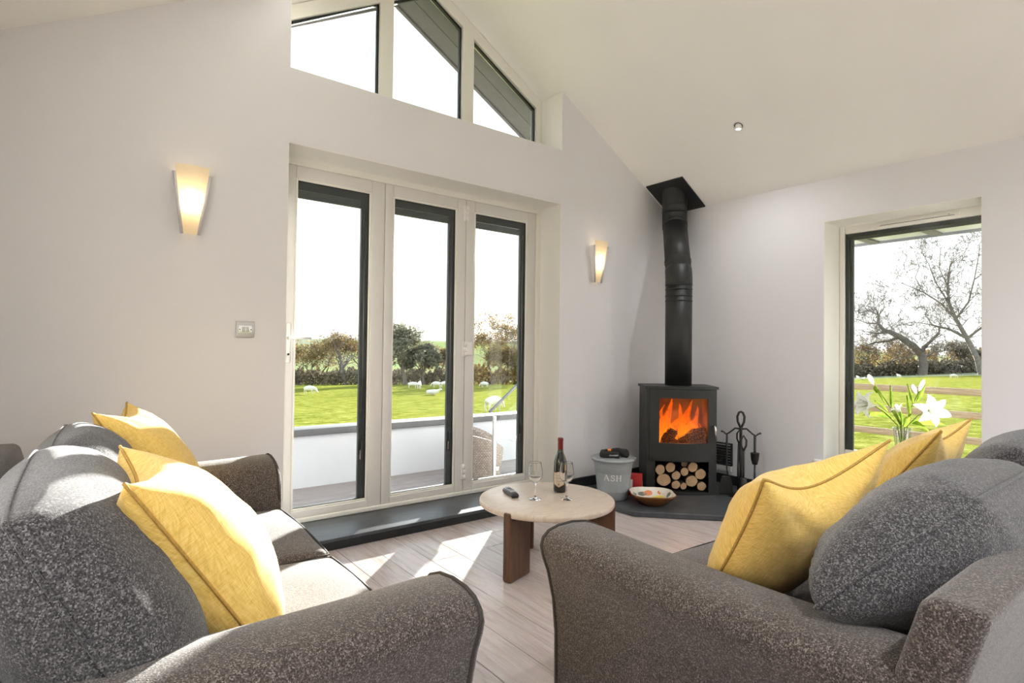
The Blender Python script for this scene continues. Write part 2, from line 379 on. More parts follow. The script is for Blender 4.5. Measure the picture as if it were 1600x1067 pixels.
    n = N('fence_timber'); n.bsdf((.4, .27, .17, 1), .8); g = n.noise(n.coord((9, .8, 9), rnd=True), 4, 6, .6, .5)
    n.ln(n.ramp(g.outputs[0], [(.3, (.27, .18, .115)), (.7, (.47, .335, .23))]), n.b.inputs['Base Color']); M['fence'] = n.m
    n = N('wicker'); n.bsdf((.3, .24, .2, 1), .7); br = n.new('ShaderNodeTexBrick'); br.inputs['Scale'].default_value = 16
    br.inputs['Color1'].default_value = (.36, .30, .265, 1); br.inputs['Color2'].default_value = (.24, .195, .165, 1); br.inputs['Mortar'].default_value = (.055, .04, .033, 1); br.inputs['Mortar Size'].default_value = .03
    n.ln(n.coord(kind='UV'), br.inputs['Vector']); n.ln(br.outputs[0], n.b.inputs['Base Color']); n.bump(br.outputs[0], .6, .006); M['wicker'] = n.m
    M['bowl_out'] = plain('bowl_brown_glaze', (.20, .075, .022), .3, var=.35, nscale=18)
    M['bowl_in'] = plain('bowl_cream_glaze', (.72, .68, .60), .3, var=.04)
    M['lemon'] = plain('painted_lemon', (.78, .62, .10), .35, var=.1); M['leaf_paint'] = plain('painted_leaf', (.16, .17, .14), .4, var=.2)
    M['clay_paint'] = plain('painted_terracotta', (.72, .22, .06), .35, var=.15)
mats()

# ------------------------------------------------------------------ room shell
XC, ZR, SL = 1.977, 3.806, .5725           # ridge line x, ridge height, roof slope
XL, XR, YB = -.416, 4.37, -7.4             # left wall, right wall, back wall
TH = .30                                    # wall thickness
def ceil_z(x): return ZR - SL*abs(x-XC)
DX0, DX1, DZ1 = .93, 3.026, 2.307          # bifold opening
GZ0 = 2.731                                 # bottom of the gable window
WY0, WY1, WZ0, WZ1 = -2.325, -1.402, .36, 2.122   # side window opening

def shell():
    M = MT
    # floor and planks
    fl = MB().box(XL, XR, YB, 0, -.12, -.014).build('floor', M['subfloor'], kind='structure')
    w, L = .178, 1.28; rnd = random.Random(3); i = 0
    x = XL
    while x < XR-.01:
        x1 = min(x+w, XR); y = 0 + rnd.uniform(.1, L)
        while y > YB:
            y0, y1 = max(y-L, YB), min(y, 0)
            if y1-y0 > .03:
                g = .0011; b = .0012
                xa, xb, ya, yb = x+g, x1-g, y0+g, y1-g
                m = MB(); cx, cy = (xa+xb)/2, (ya+yb)/2; a, c = (xb-xa)/2, (yb-ya)/2
                vs = [(-a, -c, -.014), (a, -c, -.014), (a, c, -.014), (-a, c, -.014), (-a, -c, -b), (a, -c, -b), (a, c, -b), (-a, c, -b),
                      (-a+b, -c+b, 0), (a-b, -c+b, 0), (a-b, c-b, 0), (-a+b, c-b, 0)]
                m.add(vs, [(3, 2, 1, 0), (0, 1, 5, 4), (1, 2, 6, 5), (2, 3, 7, 6), (3, 0, 4, 7), (4, 5, 9, 8), (5, 6, 10, 9), (6, 7, 11, 10), (7, 4, 8, 11), (8, 9, 10, 11)])
                m.build('plank', M['plank'], fl, fix=False, loc=(cx, cy, 0)); i += 1
            y -= L
        x = x1
    # front gable wall in three prisms round the openings
    m = MB()
    m.prism([(XL-TH, -.45), (DX0, -.45), (DX0, ceil_z(DX0)), (XL-TH, ceil_z(XL-TH))], 0, TH)
    m.prism([(DX1, -.45), (XR+TH, -.45), (XR+TH, ceil_z(XR+TH)), (DX1, ceil_z(DX1))], 0, TH)
    m.box(DX0, DX1, 0, TH, DZ1, GZ0); m.box(DX0, DX1, 0, TH, -.45, .005)
    m.build('wall_front', M['wall'], kind='structure')
    # slim plaster reveals of the openings (a paler paint than the wall)
    e = .004
    m = MB().box(DX0, DX0+e, .002, .25, .0, DZ1).box(DX1-e, DX1, .002, .25, .0, DZ1).box(DX0, DX1, .002, .25, DZ1-e, DZ1)
    m.box(DX1-e, DX1, .002, .25, GZ0, ceil_z(DX1)).box(DX0, DX0+e, .002, .25, GZ0, ceil_z(DX0)).box(DX0, DX1, .002, .25, GZ0, GZ0+e)
    m.build('trim_1', M['reveal'], kind='structure', label='pale plaster reveals around the glazed doors and gable window')
    # right wall
    m = MB()
    zt = ceil_z(XR)+.02
    m.box(XR, XR+TH, YB-TH, WY0, -.45, zt).box(XR, XR+TH, WY1, TH, -.45, zt).box(XR, XR+TH, WY0, WY1, WZ1, zt).box(XR, XR+TH, WY0, WY1, -.45, WZ0)
    m.build('wall_right', M['wall'], kind='structure')
    m = MB().box(XR+.002, XR+.25, WY1-e, WY1, WZ0, WZ1).box(XR+.002, XR+.25, WY0, WY0+e, WZ0, WZ1).box(XR+.002, XR+.25, WY0, WY1, WZ1-e, WZ1)
    m.build('trim_2', M['reveal'], kind='structure', label='pale plaster reveal around the side window')
    # left and back walls, their unseen glazing added to bring in daylight
    zt = ceil_z(XL)+.02; a, b, c, d = -6.6, -4.0, .5, 2.2
    m = MB().box(XL-TH, XL, b, 0, -.45, zt).box(XL-TH, XL, YB-TH, a, -.45, zt).box(XL-TH, XL, a, b, -.45, c).box(XL-TH, XL, a, b, d, zt)
    m.build('wall_left', M['wall'], kind='structure')
    m = MB(); x0, x1 = .0, 3.95
    m.prism([(XL, -.45), (x0, -.45), (x0, ceil_z(x0)), (XL, ceil_z(XL))], YB-TH, YB)
    m.prism([(x1, -.45), (XR, -.45), (XR, ceil_z(XR)), (x1, ceil_z(x1))], YB-TH, YB)
    m.prism([(x0, 2.3), (x1, 2.3), (x1, ceil_z(x1)), (XC, ZR), (x0, ceil_z(x0))], YB-TH, YB)
    m.box(x0, x1, YB-TH, YB, -.45, .05)
    m.build('wall_back', M['wall'], kind='structure')
    f = empty('added_window_back', (0, 0, 0), kind='structure')  # unseen wide window put into the back wall for daylight
    mm = MB().box(x0, x1, YB-.25, YB-.19, .05, .11).box(x0, x1, YB-.25, YB-.19, 2.24, 2.3)
    for k in range(5): xx = x0+.03+(x1-x0-.06)*k/4; mm.box(xx-.03, xx+.03, YB-.25, YB-.19, .11, 2.24)
    mm.build('window_frame', M['upvc'], f)
    for k in range(4): xa = x0+.06+(x1-x0-.06)*k/4; MB().box(xa, xa+(x1-x0-.06)/4-.06, YB-.222, YB-.218, .11, 2.24).build('glass_pane', M['glass'], f)
    f = empty('added_window_left', (0, 0, 0), kind='structure')  # second unseen window, added as a daylight source
    mm = MB().box(XL-.25, XL-.19, a, b, c, c+.06).box(XL-.25, XL-.19, a, b, d-.06, d)
    for k in range(3): yy = a+.03+(b-a-.06)*k/2; mm.box(XL-.25, XL-.19, yy-.03, yy+.03, c+.06, d-.06)
    mm.build('window_frame', M['upvc'], f)
    for k in range(2): ya = a+.06+(b-a-.06)*k/2; MB().box(XL-.222, XL-.218, ya, ya+(b-a-.06)/2-.06, c+.06, d-.06).build('glass_pane', M['glass'], f)
    # ceiling: two slopes with thickness, running out over the window recess
    m = MB(); t = .02
    m.prism([(XL-TH, ceil_z(XL-TH)), (XC, ZR), (XC, ZR+.22), (XL-TH, ceil_z(XL-TH)+.22)], YB-TH, TH)
    m.prism([(XC, ZR), (XR+TH, ceil_z(XR+TH)), (XR+TH, ceil_z(XR+TH)+.22), (XC, ZR+.22)], YB-TH, TH)
    m.build('ceiling', M['ceil'], kind='structure')
    # skirting
    m = MB().box(DX1+.0, 3.07, -.018, -.0005, 0.001, .117); m.box(3.07, XR, -.018, -.0005, .042, .117)
    m.box(XL, DX0, -.018, -.0005, 0.001, .117); m.build('baseboard_front', M['skirt'], kind='structure')
    m = MB().box(XR-.018, XR-.0005, -1.30, -.019, .042, .117).box(XR-.018, XR-.0005, YB, -1.301, 0.001, .117); m.build('baseboard_right', M['skirt'], kind='structure')
    # slate threshold step
    m = MB().rbox(DX0+.004, DX1-.004, -.15, .3, .001, .064, .004, 2); st = m.build('trim_3', M['slate'], kind='structure', label='dark slate threshold step below the glazed doors')
    MB().box(DX0+.006, DX1-.006, -.1525, -.149, .001, .046).build('dark_front_strip', M['skirt'], st, label='added dark strip on the step front')  # thin black strip added to darken the lower step front
shell()

# ------------------------------------------------------------------ bifold doors
def doors():
    M = MT; F = .252
    d = empty('door_1', (0, 0, 0), kind='structure', label='white three-leaf bifold glazed doors')
    x0, x1, z0, z1 = DX0-.007, DX1+.007, .064, DZ1+.007
    m = MB().rbox(x0, x0+.06, F-.0055, F+.069, z0, z1-.03, .006).rbox(x1-.06, x1, F-.0055, F+.069, z0, z1-.03, .006)
    m.rbox(x0, x1, F-.0065, F+.07, z1-.05, z1, .006).rbox(x0, x1, F-.012, F+.07, z0, z0+.030, .006)
    m.build('door_frame', M['upvc_lip'], d)
    a = [x0+.061, 1.641, 2.294, x1-.061]; zs0, zs1 = z0+.031, z1-.051
    gz0, gz1 = .152, 2.175
    gl = [(1.066, 1.532), (1.716, 2.206), (2.385, 2.876)]
    for k in range(3):
        s0, s1 = a[k]+.0015, a[k+1]-.0015; g0, g1 = gl[k]
        y0, y1 = F, F+.066
        m = MB(); r = .005
        m.rbox(s0, g0-.014, y0, y1, zs0, zs1, r).rbox(g1+.014, s1, y0, y1, zs0, zs1, r)
        m.rbox(g0-.014, g1+.014, y0, y1, zs0, gz0-.014, r).rbox(g0-.014, g1+.014, y0, y1, gz1+.014, zs1, r)
        s = m.build('door_leaf', M['upvc'], d)
        m = MB()   # glazing bead, stepped back
        m.rbox(g0-.016, g0, y0+.006, y1-.004, gz0-.014, gz1+.014, .004).rbox(g1, g1+.016, y0+.006, y1-.004, gz0-.014, gz1+.014, .004)
        m.rbox(g0, g1, y0+.006, y1-.004, gz0-.016, gz0, .004).rbox(g0, g1, y0+.006, y1-.004, gz1, gz1+.016, .004)
        m.build('glazing_bead', M['upvc_lip'], s)
        m = MB().box(g0, g1, y0+.016, y0+.044, gz0, gz0+.004).box(g0, g1, y0+.016, y0+.044, gz1-.006, gz1).box(g1-.006, g1, y0+.016, y0+.044, gz0, gz1).box(g0, g0+.0015, y0+.016, y0+.044, gz0, gz1)
        m.build('gasket', M['gasket'], s)
        MB().box(g0, g1, y0+.014, y0+.018, gz0, gz1).build('glass_pane', M['glass'], s)
        # integral blind: head box, raised slats, side channel and slider
        hb = MB().box(g0+.002, g1-.006, y0+.020, y0+.042, gz1-.055, gz1-.006).build('blind_head', M['blind'], s)
        m = MB()
        for q in range(7): zz = gz1-.060-q*.0065; m.box(g0+.004, g1-.052, y0+.021, y0+.041, zz-.0045, zz)
        m.build('blind_slat_stack', M['blind2'], s)
        MB().box(g1-.050, g1-.006, y0+.020, y0+.042, gz0+.004, gz1-.055).build('blind_channel', M['blind'], s)
        MB().rbox(g1-.034, g1-.018, y0+.002, y0+.014, .40, .54, .004).build('blind_slider', M['dark_plastic'], s)
        MB().tube([(g1-.026, y0+.019, gz1-.10), (g1-.026, y0+.019, .55)], .0016, 5).build('blind_cord', M['steel'], s)
        MB().rbox(g1-.040, g1-.032, y0+.010, y0+.0135, .41, .47, .002).build('slider_clip', M['chrome'], s)
    # hinges on the second seam
    for zc in (2.16, 1.145, .235):
        m = MB()
        for q in range(3): m.tube([(2.294, F-.008, zc-.055+q*.038), (2.294, F-.008, zc-.055+q*.038+.034)], .010, 10)
        m.box(2.272, 2.316, F-.003, F+.002, zc-.055, zc+.057)
        m.build('hinge', M['white_metal'], d)
    m = MB().rbox(2.300, 2.352, F-.022, F-.002, 1.10, 1.20, .006); m.build('magnet_catch', M['white_metal'], d)
    # handle on the first leaf
    m = MB().rbox(1.005, 1.032, F-.012, F+.001, 1.05, 1.29, .006).tube([(1.018, F-.012, 1.20), (1.018, F-.05, 1.20), (1.03, F-.056, 1.20), (1.14, F-.056, 1.20)], .0095, 8)
    m.build('door_handle', M['white_metal'], d, label='white lever handle')
    MB().tube([(1.018, F-.013, 1.10), (1.018, F-.016, 1.10)], .007, 10).build('lock_cylinder', M['dark_plastic'], d)
doors()

def gable_window():
    M = MT; F = .252; w = empty('window_1', (0, 0, 0), kind='structure', label='white gable window of three panes under the sloping ceiling')
    x0, x1 = DX0+.005, DX1-.005; z0 = GZ0+.005; zt = lambda x, o: ceil_z(x)-o
    def bar(name, poly): return MB().prism(poly, F, F+.07).build(name, M['upvc_lip'], w)
    t = .055
    bar('frame_jamb', [(x0, z0), (x0+t, z0), (x0+t, zt(x0+t, .006)), (x0, zt(x0, .006))])
    bar('frame_jamb', [(x1-t, z0), (x1, z0), (x1, zt(x1, .006)), (x1-t, zt(x1-t, .006))])
    bar('frame_sill', [(x0+t, z0), (x1-t, z0), (x1-t, z0+.06), (x0+t, z0+.06)])
    for a, b in ((1.585, 1.683), (2.244, 2.344)):
        bar('mullion', [(a, z0+.06), (b, z0+.06), (b, zt(b, .10)), (XC, min(zt(XC, .10), 9)) if a < XC < b else ((a+b)/2, max(zt(a, .1), zt(b, .1)) if False else (zt(a, .1)+zt(b, .1))/2), (a, zt(a, .10))])
    bar('frame_head', [(x0+t, zt(x0+t, .10)), (XC, zt(XC, .10)), (XC, zt(XC, .006)), (x0+t, zt(x0+t, .006))])
    bar('frame_head', [(XC, zt(XC, .10)), (x1-t, zt(x1-t, .10)), (x1-t, zt(x1-t, .006)), (XC, zt(XC, .006))])
    for a, b in ((x0+t, 1.585), (1.683, 2.244), (2.344, x1-t)):
        poly = [(a, z0+.06), (b, z0+.06), (b, zt(b, .10))] + ([(XC, zt(XC, .10))] if a < XC < b else []) + [(a, zt(a, .10))]
        p = MB().prism(poly, F+.02, F+.024).build('glass_pane', M['glass'], w)
        g = MB(); n = len(poly); cx = sum(q[0] for q in poly)/n; cz = sum(q[1] for q in poly)/n
        for i in range(n):
            pa, pb = poly[i], poly[(i+1) % n]
            ia = (pa[0]+.012*(1 if pa[0] < cx else -1), pa[1]+.014*(1 if pa[1] < cz else -1)); ib = (pb[0]+.012*(1 if pb[0] < cx else -1), pb[1]+.014*(1 if pb[1] < cz else -1))
            if abs(pa[0]-XC) < 1e-6: ia = (XC, pa[1]-.014)
            if abs(pb[0]-XC) < 1e-6: ib = (XC, pb[1]-.014)
            if i == n-1: continue
            g.prism([pa, pb, ib, ia], F+.026, F+.05)
        g.build('gasket', M['gasket'], p)
gable_window()

def side_window():
    M = MT; F = XR+.25; w = empty('window_2', (0, 0, 0), kind='structure', label='tall white side window above the window sill')
    y0, y1, z0, z1 = WY0+.005, WY1-.005, WZ0+.01, WZ1-.005; t = .037
    m = MB().rbox(F, F+.07, y0, y0+t, z0, z1, .006).rbox(F, F+.07, y1-t, y1, z0, z1, .006).rbox(F, F+.07, y0+t, y1-t, z1-.062, z1, .006).rbox(F, F+.07, y0+t, y1-t, z0, z0+.05, .006)
    m.build('window_frame', M['upvc_lip'], w)
    g0, g1, h0, h1 = y0+t, y1-t, z0+.05, z1-.062
    MB().box(F+.018, F+.022, g0, g1, h0, h1).build('glass_pane', M['glass'], w)
    MB().box(F+.024, F+.046, g1-.052, g1, h0, h1-.03).build('blind_channel', M['blind'], w)
    m = MB().box(F+.024, F+.046, g0, g1, h1-.028, h1); m.build('blind_head', M['blind'], w)
    m = MB()
    for q in range(3): m.box(F+.025, F+.045, g0, g1-.054, h1-.036-q*.0065, h1-.0315-q*.0065)
    m.build('blind_slat_stack', M['blind2'], w)
    MB().rbox(F+.004, F+.018, g1-.036, g1-.018, .78, .93, .004).build('blind_slider', M['dark_plastic'], w)
    MB().tube([(F+.022, g1-.026, h1-.05), (F+.022, g1-.026, .93)], .0016, 5).build('blind_cord', M['steel'], w)
    v = MB().rbox(F-.018, F+.002, -2.16, -1.66, z1-.046, z1-.018, .006).build('trickle_vent', M['upvc_lip'], w)
    MB().box(F-.020, F-.0175, -2.13, -1.69, z1-.041, z1-.038).build('vent_slot', M['dark_plastic'], v)
    MB().tube([(F-.018, -2.10, z1-.030), (F-.022, -2.10, z1-.030)], .004, 8).build('screw_cap', M['steel'], v)
    # sill board
    MB().rbox(XR-.035, F+.002, WY0-.06, WY1+.06, WZ0-.024, WZ0, .008).build('trim_4', M['white_metal'], kind='structure', label='white window sill board under the side window')
side_window()

# ------------------------------------------------------------------ roof edge outside
def roof_edge():
    M = MT; t = .04; Y0, Y1 = TH+.002, .81; ZR = 3.806+.085; ceil_z = lambda x: ZR-SL*abs(x-XC)
    r = empty('roof_overhang', (0, 0, 0), label='dark grey boarded roof overhang above the gable window', cat='roof overhang')
    for sgn in (-1, 1):
        xe = XR+TH+.35 if sgn > 0 else XL-TH-.35
        for k in range(3):
            ya, yb = Y0+(Y1-Y0)*k/3+.003, Y0+(Y1-Y0)*(k+1)/3-.003
            MB().prism([(XC, ZR), (xe, ceil_z(xe)), (xe, ceil_z(xe)+.03), (XC, ZR+.03)], ya, yb).build('soffit_board', M['soffit'], r)
        MB().prism([(XC, ZR-.02), (xe, ceil_z(xe)-.02), (xe, ceil_z(xe)+.2), (XC, ZR+.2)], Y1, Y1+.03).build('barge_board', M['soffit'], r)
        MB().prism([(XC, ZR+.032), (xe, ceil_z(xe)+.032), (xe, ceil_z(xe)+.2), (XC, ZR+.2)], Y0, Y1-.001).build('roof_deck', M['fascia'], r)
    # eaves over the side window, with rafter tails
    e = empty('eaves', (0, 0, 0), label='eaves with rafter tails outside the side window', cat='eaves')
    xa, xb = XR+TH+.002, XR+TH+.40; z = 2.0
    MB().box(xa, xb, -4, .28, z+.05, z+.07).build('soffit_board', M['soffit_pale'], e)
    MB().box(xb, xb+.025, -4, .28, z+.03, z+.2).build('fascia_board', M['fascia'], e)
    yy = -3.62
    while yy < .2:
        MB().box(xa, xb-.001, yy, yy+.07, z+.036, z+.049).build('rafter_tail', M['soffit'], e); yy += .42
roof_edge()

# ------------------------------------------------------------------ cushions
def pillow(name, c, T, mat, pipe_mat, parent=None, n=26, pinch=.07, sag=0.0, seed=0, wr=.008, rnd=0, side=(1, 1), pipe=.004, ppart='piping', pw=.5, skew=0, **kw):
    """c = four corners BL, BR, TR, TL; bulges to both sides of the sheet by T/2; knife edge with a seam"""
    c = [Vector(p) for p in c]; O = (c[0]+c[1]+c[2]+c[3])/4
    ex = ((c[1]-c[0])+(c[2]-c[3])).normalized(); ez = ((c[3]-c[0])+(c[2]-c[1])); ez = (ez-ex*ez.dot(ex)).normalized(); ey = ez.cross(ex)
    Mx = Matrix((ex, ey, ez)).transposed()
    Wd = ((c[1]-c[0]).length+(c[2]-c[3]).length)/2; Hd = ((c[3]-c[0]).length+(c[2]-c[1]).length)/2
    def base(u, v):
        # pull the edge midpoints inward so the corners stand out
        uu = u*(1-pinch*(1-v*v)*abs(u)**1.5); vv = v*(1-pinch*(1-u*u)*abs(v)**1.5)
        if v > 0: vv -= sag*(1-u*u)**1.3*v**2
        k = 1-rnd*(u*v)**2; uu *= k; vv *= k
        a, b = (uu+1)/2, (vv+1)/2
        return c[0]*(1-a)*(1-b)+c[1]*a*(1-b)+c[2]*a*b+c[3]*(1-a)*b
    def pos(u, v, sg):
        p = base(u, v)
        e = max(0, (1-u*u)*(1-v*v)); t = T/2*side[0 if sg < 0 else 1]*(e**pw)
        q = noise.noise(Vector((u*2.1+seed*7.3, v*2.1, sg*3+seed)))*.6+noise.noise(Vector((u*4.3, v*4.3+seed, sg)))*.4
        # creases radiating from the corners
        cr = 0
        for (a, b) in ((-1, -1), (1, -1), (1, 1), (-1, 1)):
            d = math.hypot(u-a, v-b); an = math.atan2(v-b, u-a)
            cr += math.exp(-(d/.75)**2)*math.sin(an*9+seed+a*2)*min(1, d*3)
        t += (q*wr*1.6+cr*wr*.8)*(e**.35)
        return p + ey*(sg*t)
    g = [-math.cos(PI*i/n) for i in range(n+1)]
    g = [.6*x+.4*(-1+2*i/n) for i, x in enumerate(g)]
    vs = []; fs = []; idx = {}
    def vid(i, j, s):
        if i in (0, n) or j in (0, n): s = 0
        k = (i, j, s)
        if k not in idx:
            idx[k] = len(vs); w = pos(g[i], g[j], s) if s else base(g[i], g[j])
            vs.append(Mx.transposed() @ (w-O))
        return idx[k]
    for s in (-1, 1):
        for i in range(n):
            for j in range(n):
                q = [vid(i, j, s), vid(i+1, j, s), vid(i+1, j+1, s), vid(i, j+1, s)]
                fs.append(tuple(q if s < 0 else q[::-1]))
    m = MB().add(vs, fs, True)
    o = m.build(name, mat, parent, **kw)
    o.matrix_local = Matrix.Translation(O) @ Mx.to_4x4()
    ring = [(i, 0) for i in range(n)]+[(n, j) for j in range(n)]+[(i, n) for i in range(n, 0, -1)]+[(0, j) for j in range(n, 0, -1)]
    pts = [Mx.transposed() @ (base(g[i], g[j])-O) for i, j in ring]
    MB().tube(pts, pipe, 6, closed=True).build(ppart, pipe_mat, o)
    return o

# ------------------------------------------------------------------ sofa
HW, HB, HI = .957, .895, .672      # half widths: arm bulge, base, inner face of arm
def sofa(loc, rz, label):
    M = MT; s = empty('sofa', loc, rz, label, 'sofa', 'two matching grey sofas')
    # plinth and front rail
    MB().rbox(-HI-.02, HI+.02, .03, .93, .07, .27, .02, 2).build('base', M['sofa'], s)
    for sx in (-1, 1):
        for yy in (.07, .87):
            MB().prism([(sx*.84-.03, yy-.03), (sx*.84+.03, yy-.03), (sx*.84+.03, yy+.03), (sx*.84-.03, yy+.03)], 0, .075, 'z').build('foot', M['walnut'], s)
    # arms: closed profile (outward o, z) swept along the depth
    prof = [(.895, .07), (.895, .20), (.897, .34), (.908, .44), (.930, .525), (.951, .575), (.957, .600), (.950, .622), (.930, .637), (.895, .645), (.84, .646), (.785, .638), (.735, .618), (.70, .585), (.680, .54), (.672, .48), (.672, .07)]
    for sx in (-1, 1):
        cx = sum(p[0] for p in prof)/len(prof); cz = .36
        vs = []; fs = []; n = len(prof)
        st = [(0, .955), (.004, .975), (.013, .99), (.03, 1)] + [(.03+.75*k/8, 1) for k in range(1, 9)]
        for (y, k) in st:
            for (o, z) in prof:
                oo = cx+(o-cx)*k; zz = cz+(z-cz)*k if z > cz else z
                dip = -.012*math.sin(PI*min(1, max(0, y)/.95)) if z > .5 else 0
                vs.append((sx*oo, y*(.74+.2*(z-.07)/.7)/.78, zz+dip))
        for i in range(len(st)-1):
            for j in range(n):
                l = (j+1) % n; fs.append((i*n+j, i*n+l, (i+1)*n+l, (i+1)*n+j))
        fs.append(tuple(range(n))); fs.append(tuple(range((len(st)-1)*n, len(st)*n)))
        m = MB().add(vs, fs, True)
        for k in range(-2, 0): m.sm[k] = False
        a = m.build('arm', M['sofa'], s)
        MB().tube([(sx*(cx+(o-cx)*.992), .012, cz+(z-cz)*.992 if z > cz else z) for (o, z) in prof[:-1]], .0048, 6).build('piping', M['sofa_pipe'], a)
    # backrest frame: leaning slab with a soft rolled top, wrapping round the arms
    def lean(p):
        k = (p.z-.07)/.70
        return Vector((p.x, p.y + .20*k, p.z))
    m = MB().rbox(-.945, .945, .70, .79, .07, .765, .022, 3, 6, lean)
    m.build('back_frame', M['sofa'], s)
    # seat cushions
    for k in (0, 1):
        x0, x1 = (-HI+.003, -.004) if k == 0 else (.004, HI-.003)
        def crown(p, x0=x0, x1=x1):
            u = (p.x-(x0+x1)/2)/((x1-x0)/2); v = (p.y-.34)/.34
            t = max(0, (p.z-.28)/.17)
            return Vector((p.x, p.y-.006*(1-u*u)*(1 if p.y < .1 else 0), p.z + t*(.030*(1-abs(u)**3)*(1-abs(v)**3)) - t*.008*math.sin(u*5+k)*math.cos(v*4)*.5))
        c = MB().rbox(x0, x1, -.004, .70, .275, .447, .035, 4, 10, crown).build('seat_cushion', M['sofa'], s)
        for zz, rr in ((.437, .004), (.287, .004)):
            a, b, y0, y1 = x0+.012, x1-.012, .005, .69
            pts = [(a+(b-a)*q/10, y0-.006*(1-((q-5)/5)**2), zz+.004*(1-((q-5)/5)**2)) for q in range(11)] + [(b+.006, y0+.03, zz), (b+.006, y1, zz), (a-.006, y1, zz), (a-.006, y0+.03, zz)]
            MB().tube(pts, rr, 6, closed=True).build('piping', M['sofa_pipe'], c)
    return s

def sofas():
    M = MT
    L = sofa((.700, -1.405, 0), R(88), 'grey fabric sofa against the left wall, its far arm beside the glazed doors')
    Rr = sofa((1.992, -2.09, 0), R(180), 'grey fabric sofa in the right foreground with its back to the camera side')
    def w2l(s, pts):
        m = (Matrix.Translation(s.location) @ Matrix.Rotation(s.rotation_euler.z, 4, 'Z')).inverted()
        return [m @ Vector(p) for p in pts]
    g, gp = M['sofa_grey'], M['sofa_grey']
    kw = dict(n=28, pinch=.0, rnd=.09, wr=.010, pipe=.0045, ppart='seam', pw=.38)
    # back cushions (world corners: BL, BR, TR, TL)
    pillow('back_cushion', w2l(L, BC['L_near']), .33, g, gp, L, seed=1, sag=.05, **kw)
    pillow('back_cushion', w2l(L, BC['L_far']), .28, g, gp, L, seed=2, sag=.05, **kw)
    pillow('back_cushion', w2l(Rr, BC['R_near']), .29, g, gp, Rr, seed=3, sag=.06, **kw)
    pillow('back_cushion', w2l(Rr, BC['R_far']), .25, g, gp, Rr, seed=4, sag=.05, **kw)
    y, yp = M['mustard'], M['mustard_pipe']
    G = 'mustard throw cushions'
    k2 = dict(n=28, pinch=.10, pipe=.0035, cat='cushion', group=G, wr=.010)
    pillow('throw_cushion', YC['L1'], .27, y, yp, seed=5, sag=.10, label='large mustard cushion nearest the camera on the left sofa', **k2)
    pillow('throw_cushion', YC['L2'], .24, y, yp, seed=6, sag=.13, label='mustard cushion at the far end of the left sofa', **k2)
    pillow('throw_cushion', YC['R1'], .23, y, yp, seed=7, sag=.28, label='mustard cushion leaning in front of the near grey cushion, right sofa', **k2)
    pillow('throw_cushion', YC['R2'], .18, y, yp, seed=8, sag=.13, label='mustard cushion on the right sofa just below the side window', **k2)
BC = dict(
    L_near=[(.16, -1.40, .44), (.16, -2.25, .43), (-.09, -2.22, .895), (-.085, -1.42, .895)],
    L_far=[(.19, -.76, .47), (.17, -1.38, .47), (-.06, -1.40, .88), (-.03, -.78, .88)],
    R_near=[(1.06, -2.80, .66), (1.97, -2.68, .47), (2.02, -2.97, .86), (1.38, -2.99, .87)],
    R_far=[(2.01, -2.66, .47), (2.66, -2.66, .47), (2.66, -2.95, .91), (2.03, -2.95, .90)])
YC = dict(
    L1=[(.37, -1.64, .475), (.345, -2.10, .475), (.07, -2.11, .90), (.087, -1.655, .90)],
    L2=[(.43, -.70, .475), (.30, -1.08, .475), (.046, -.95, .915), (.16, -.63, .92)],
    R1=[(1.27, -2.45, .50), (1.75, -2.43, .475), (1.67, -2.74, .92), (1.17, -2.67, .87)],
    R2=[(2.06, -2.42, .475), (2.55, -2.40, .475), (2.52, -2.71, .92), (2.01, -2.757, .92)])
sofas()

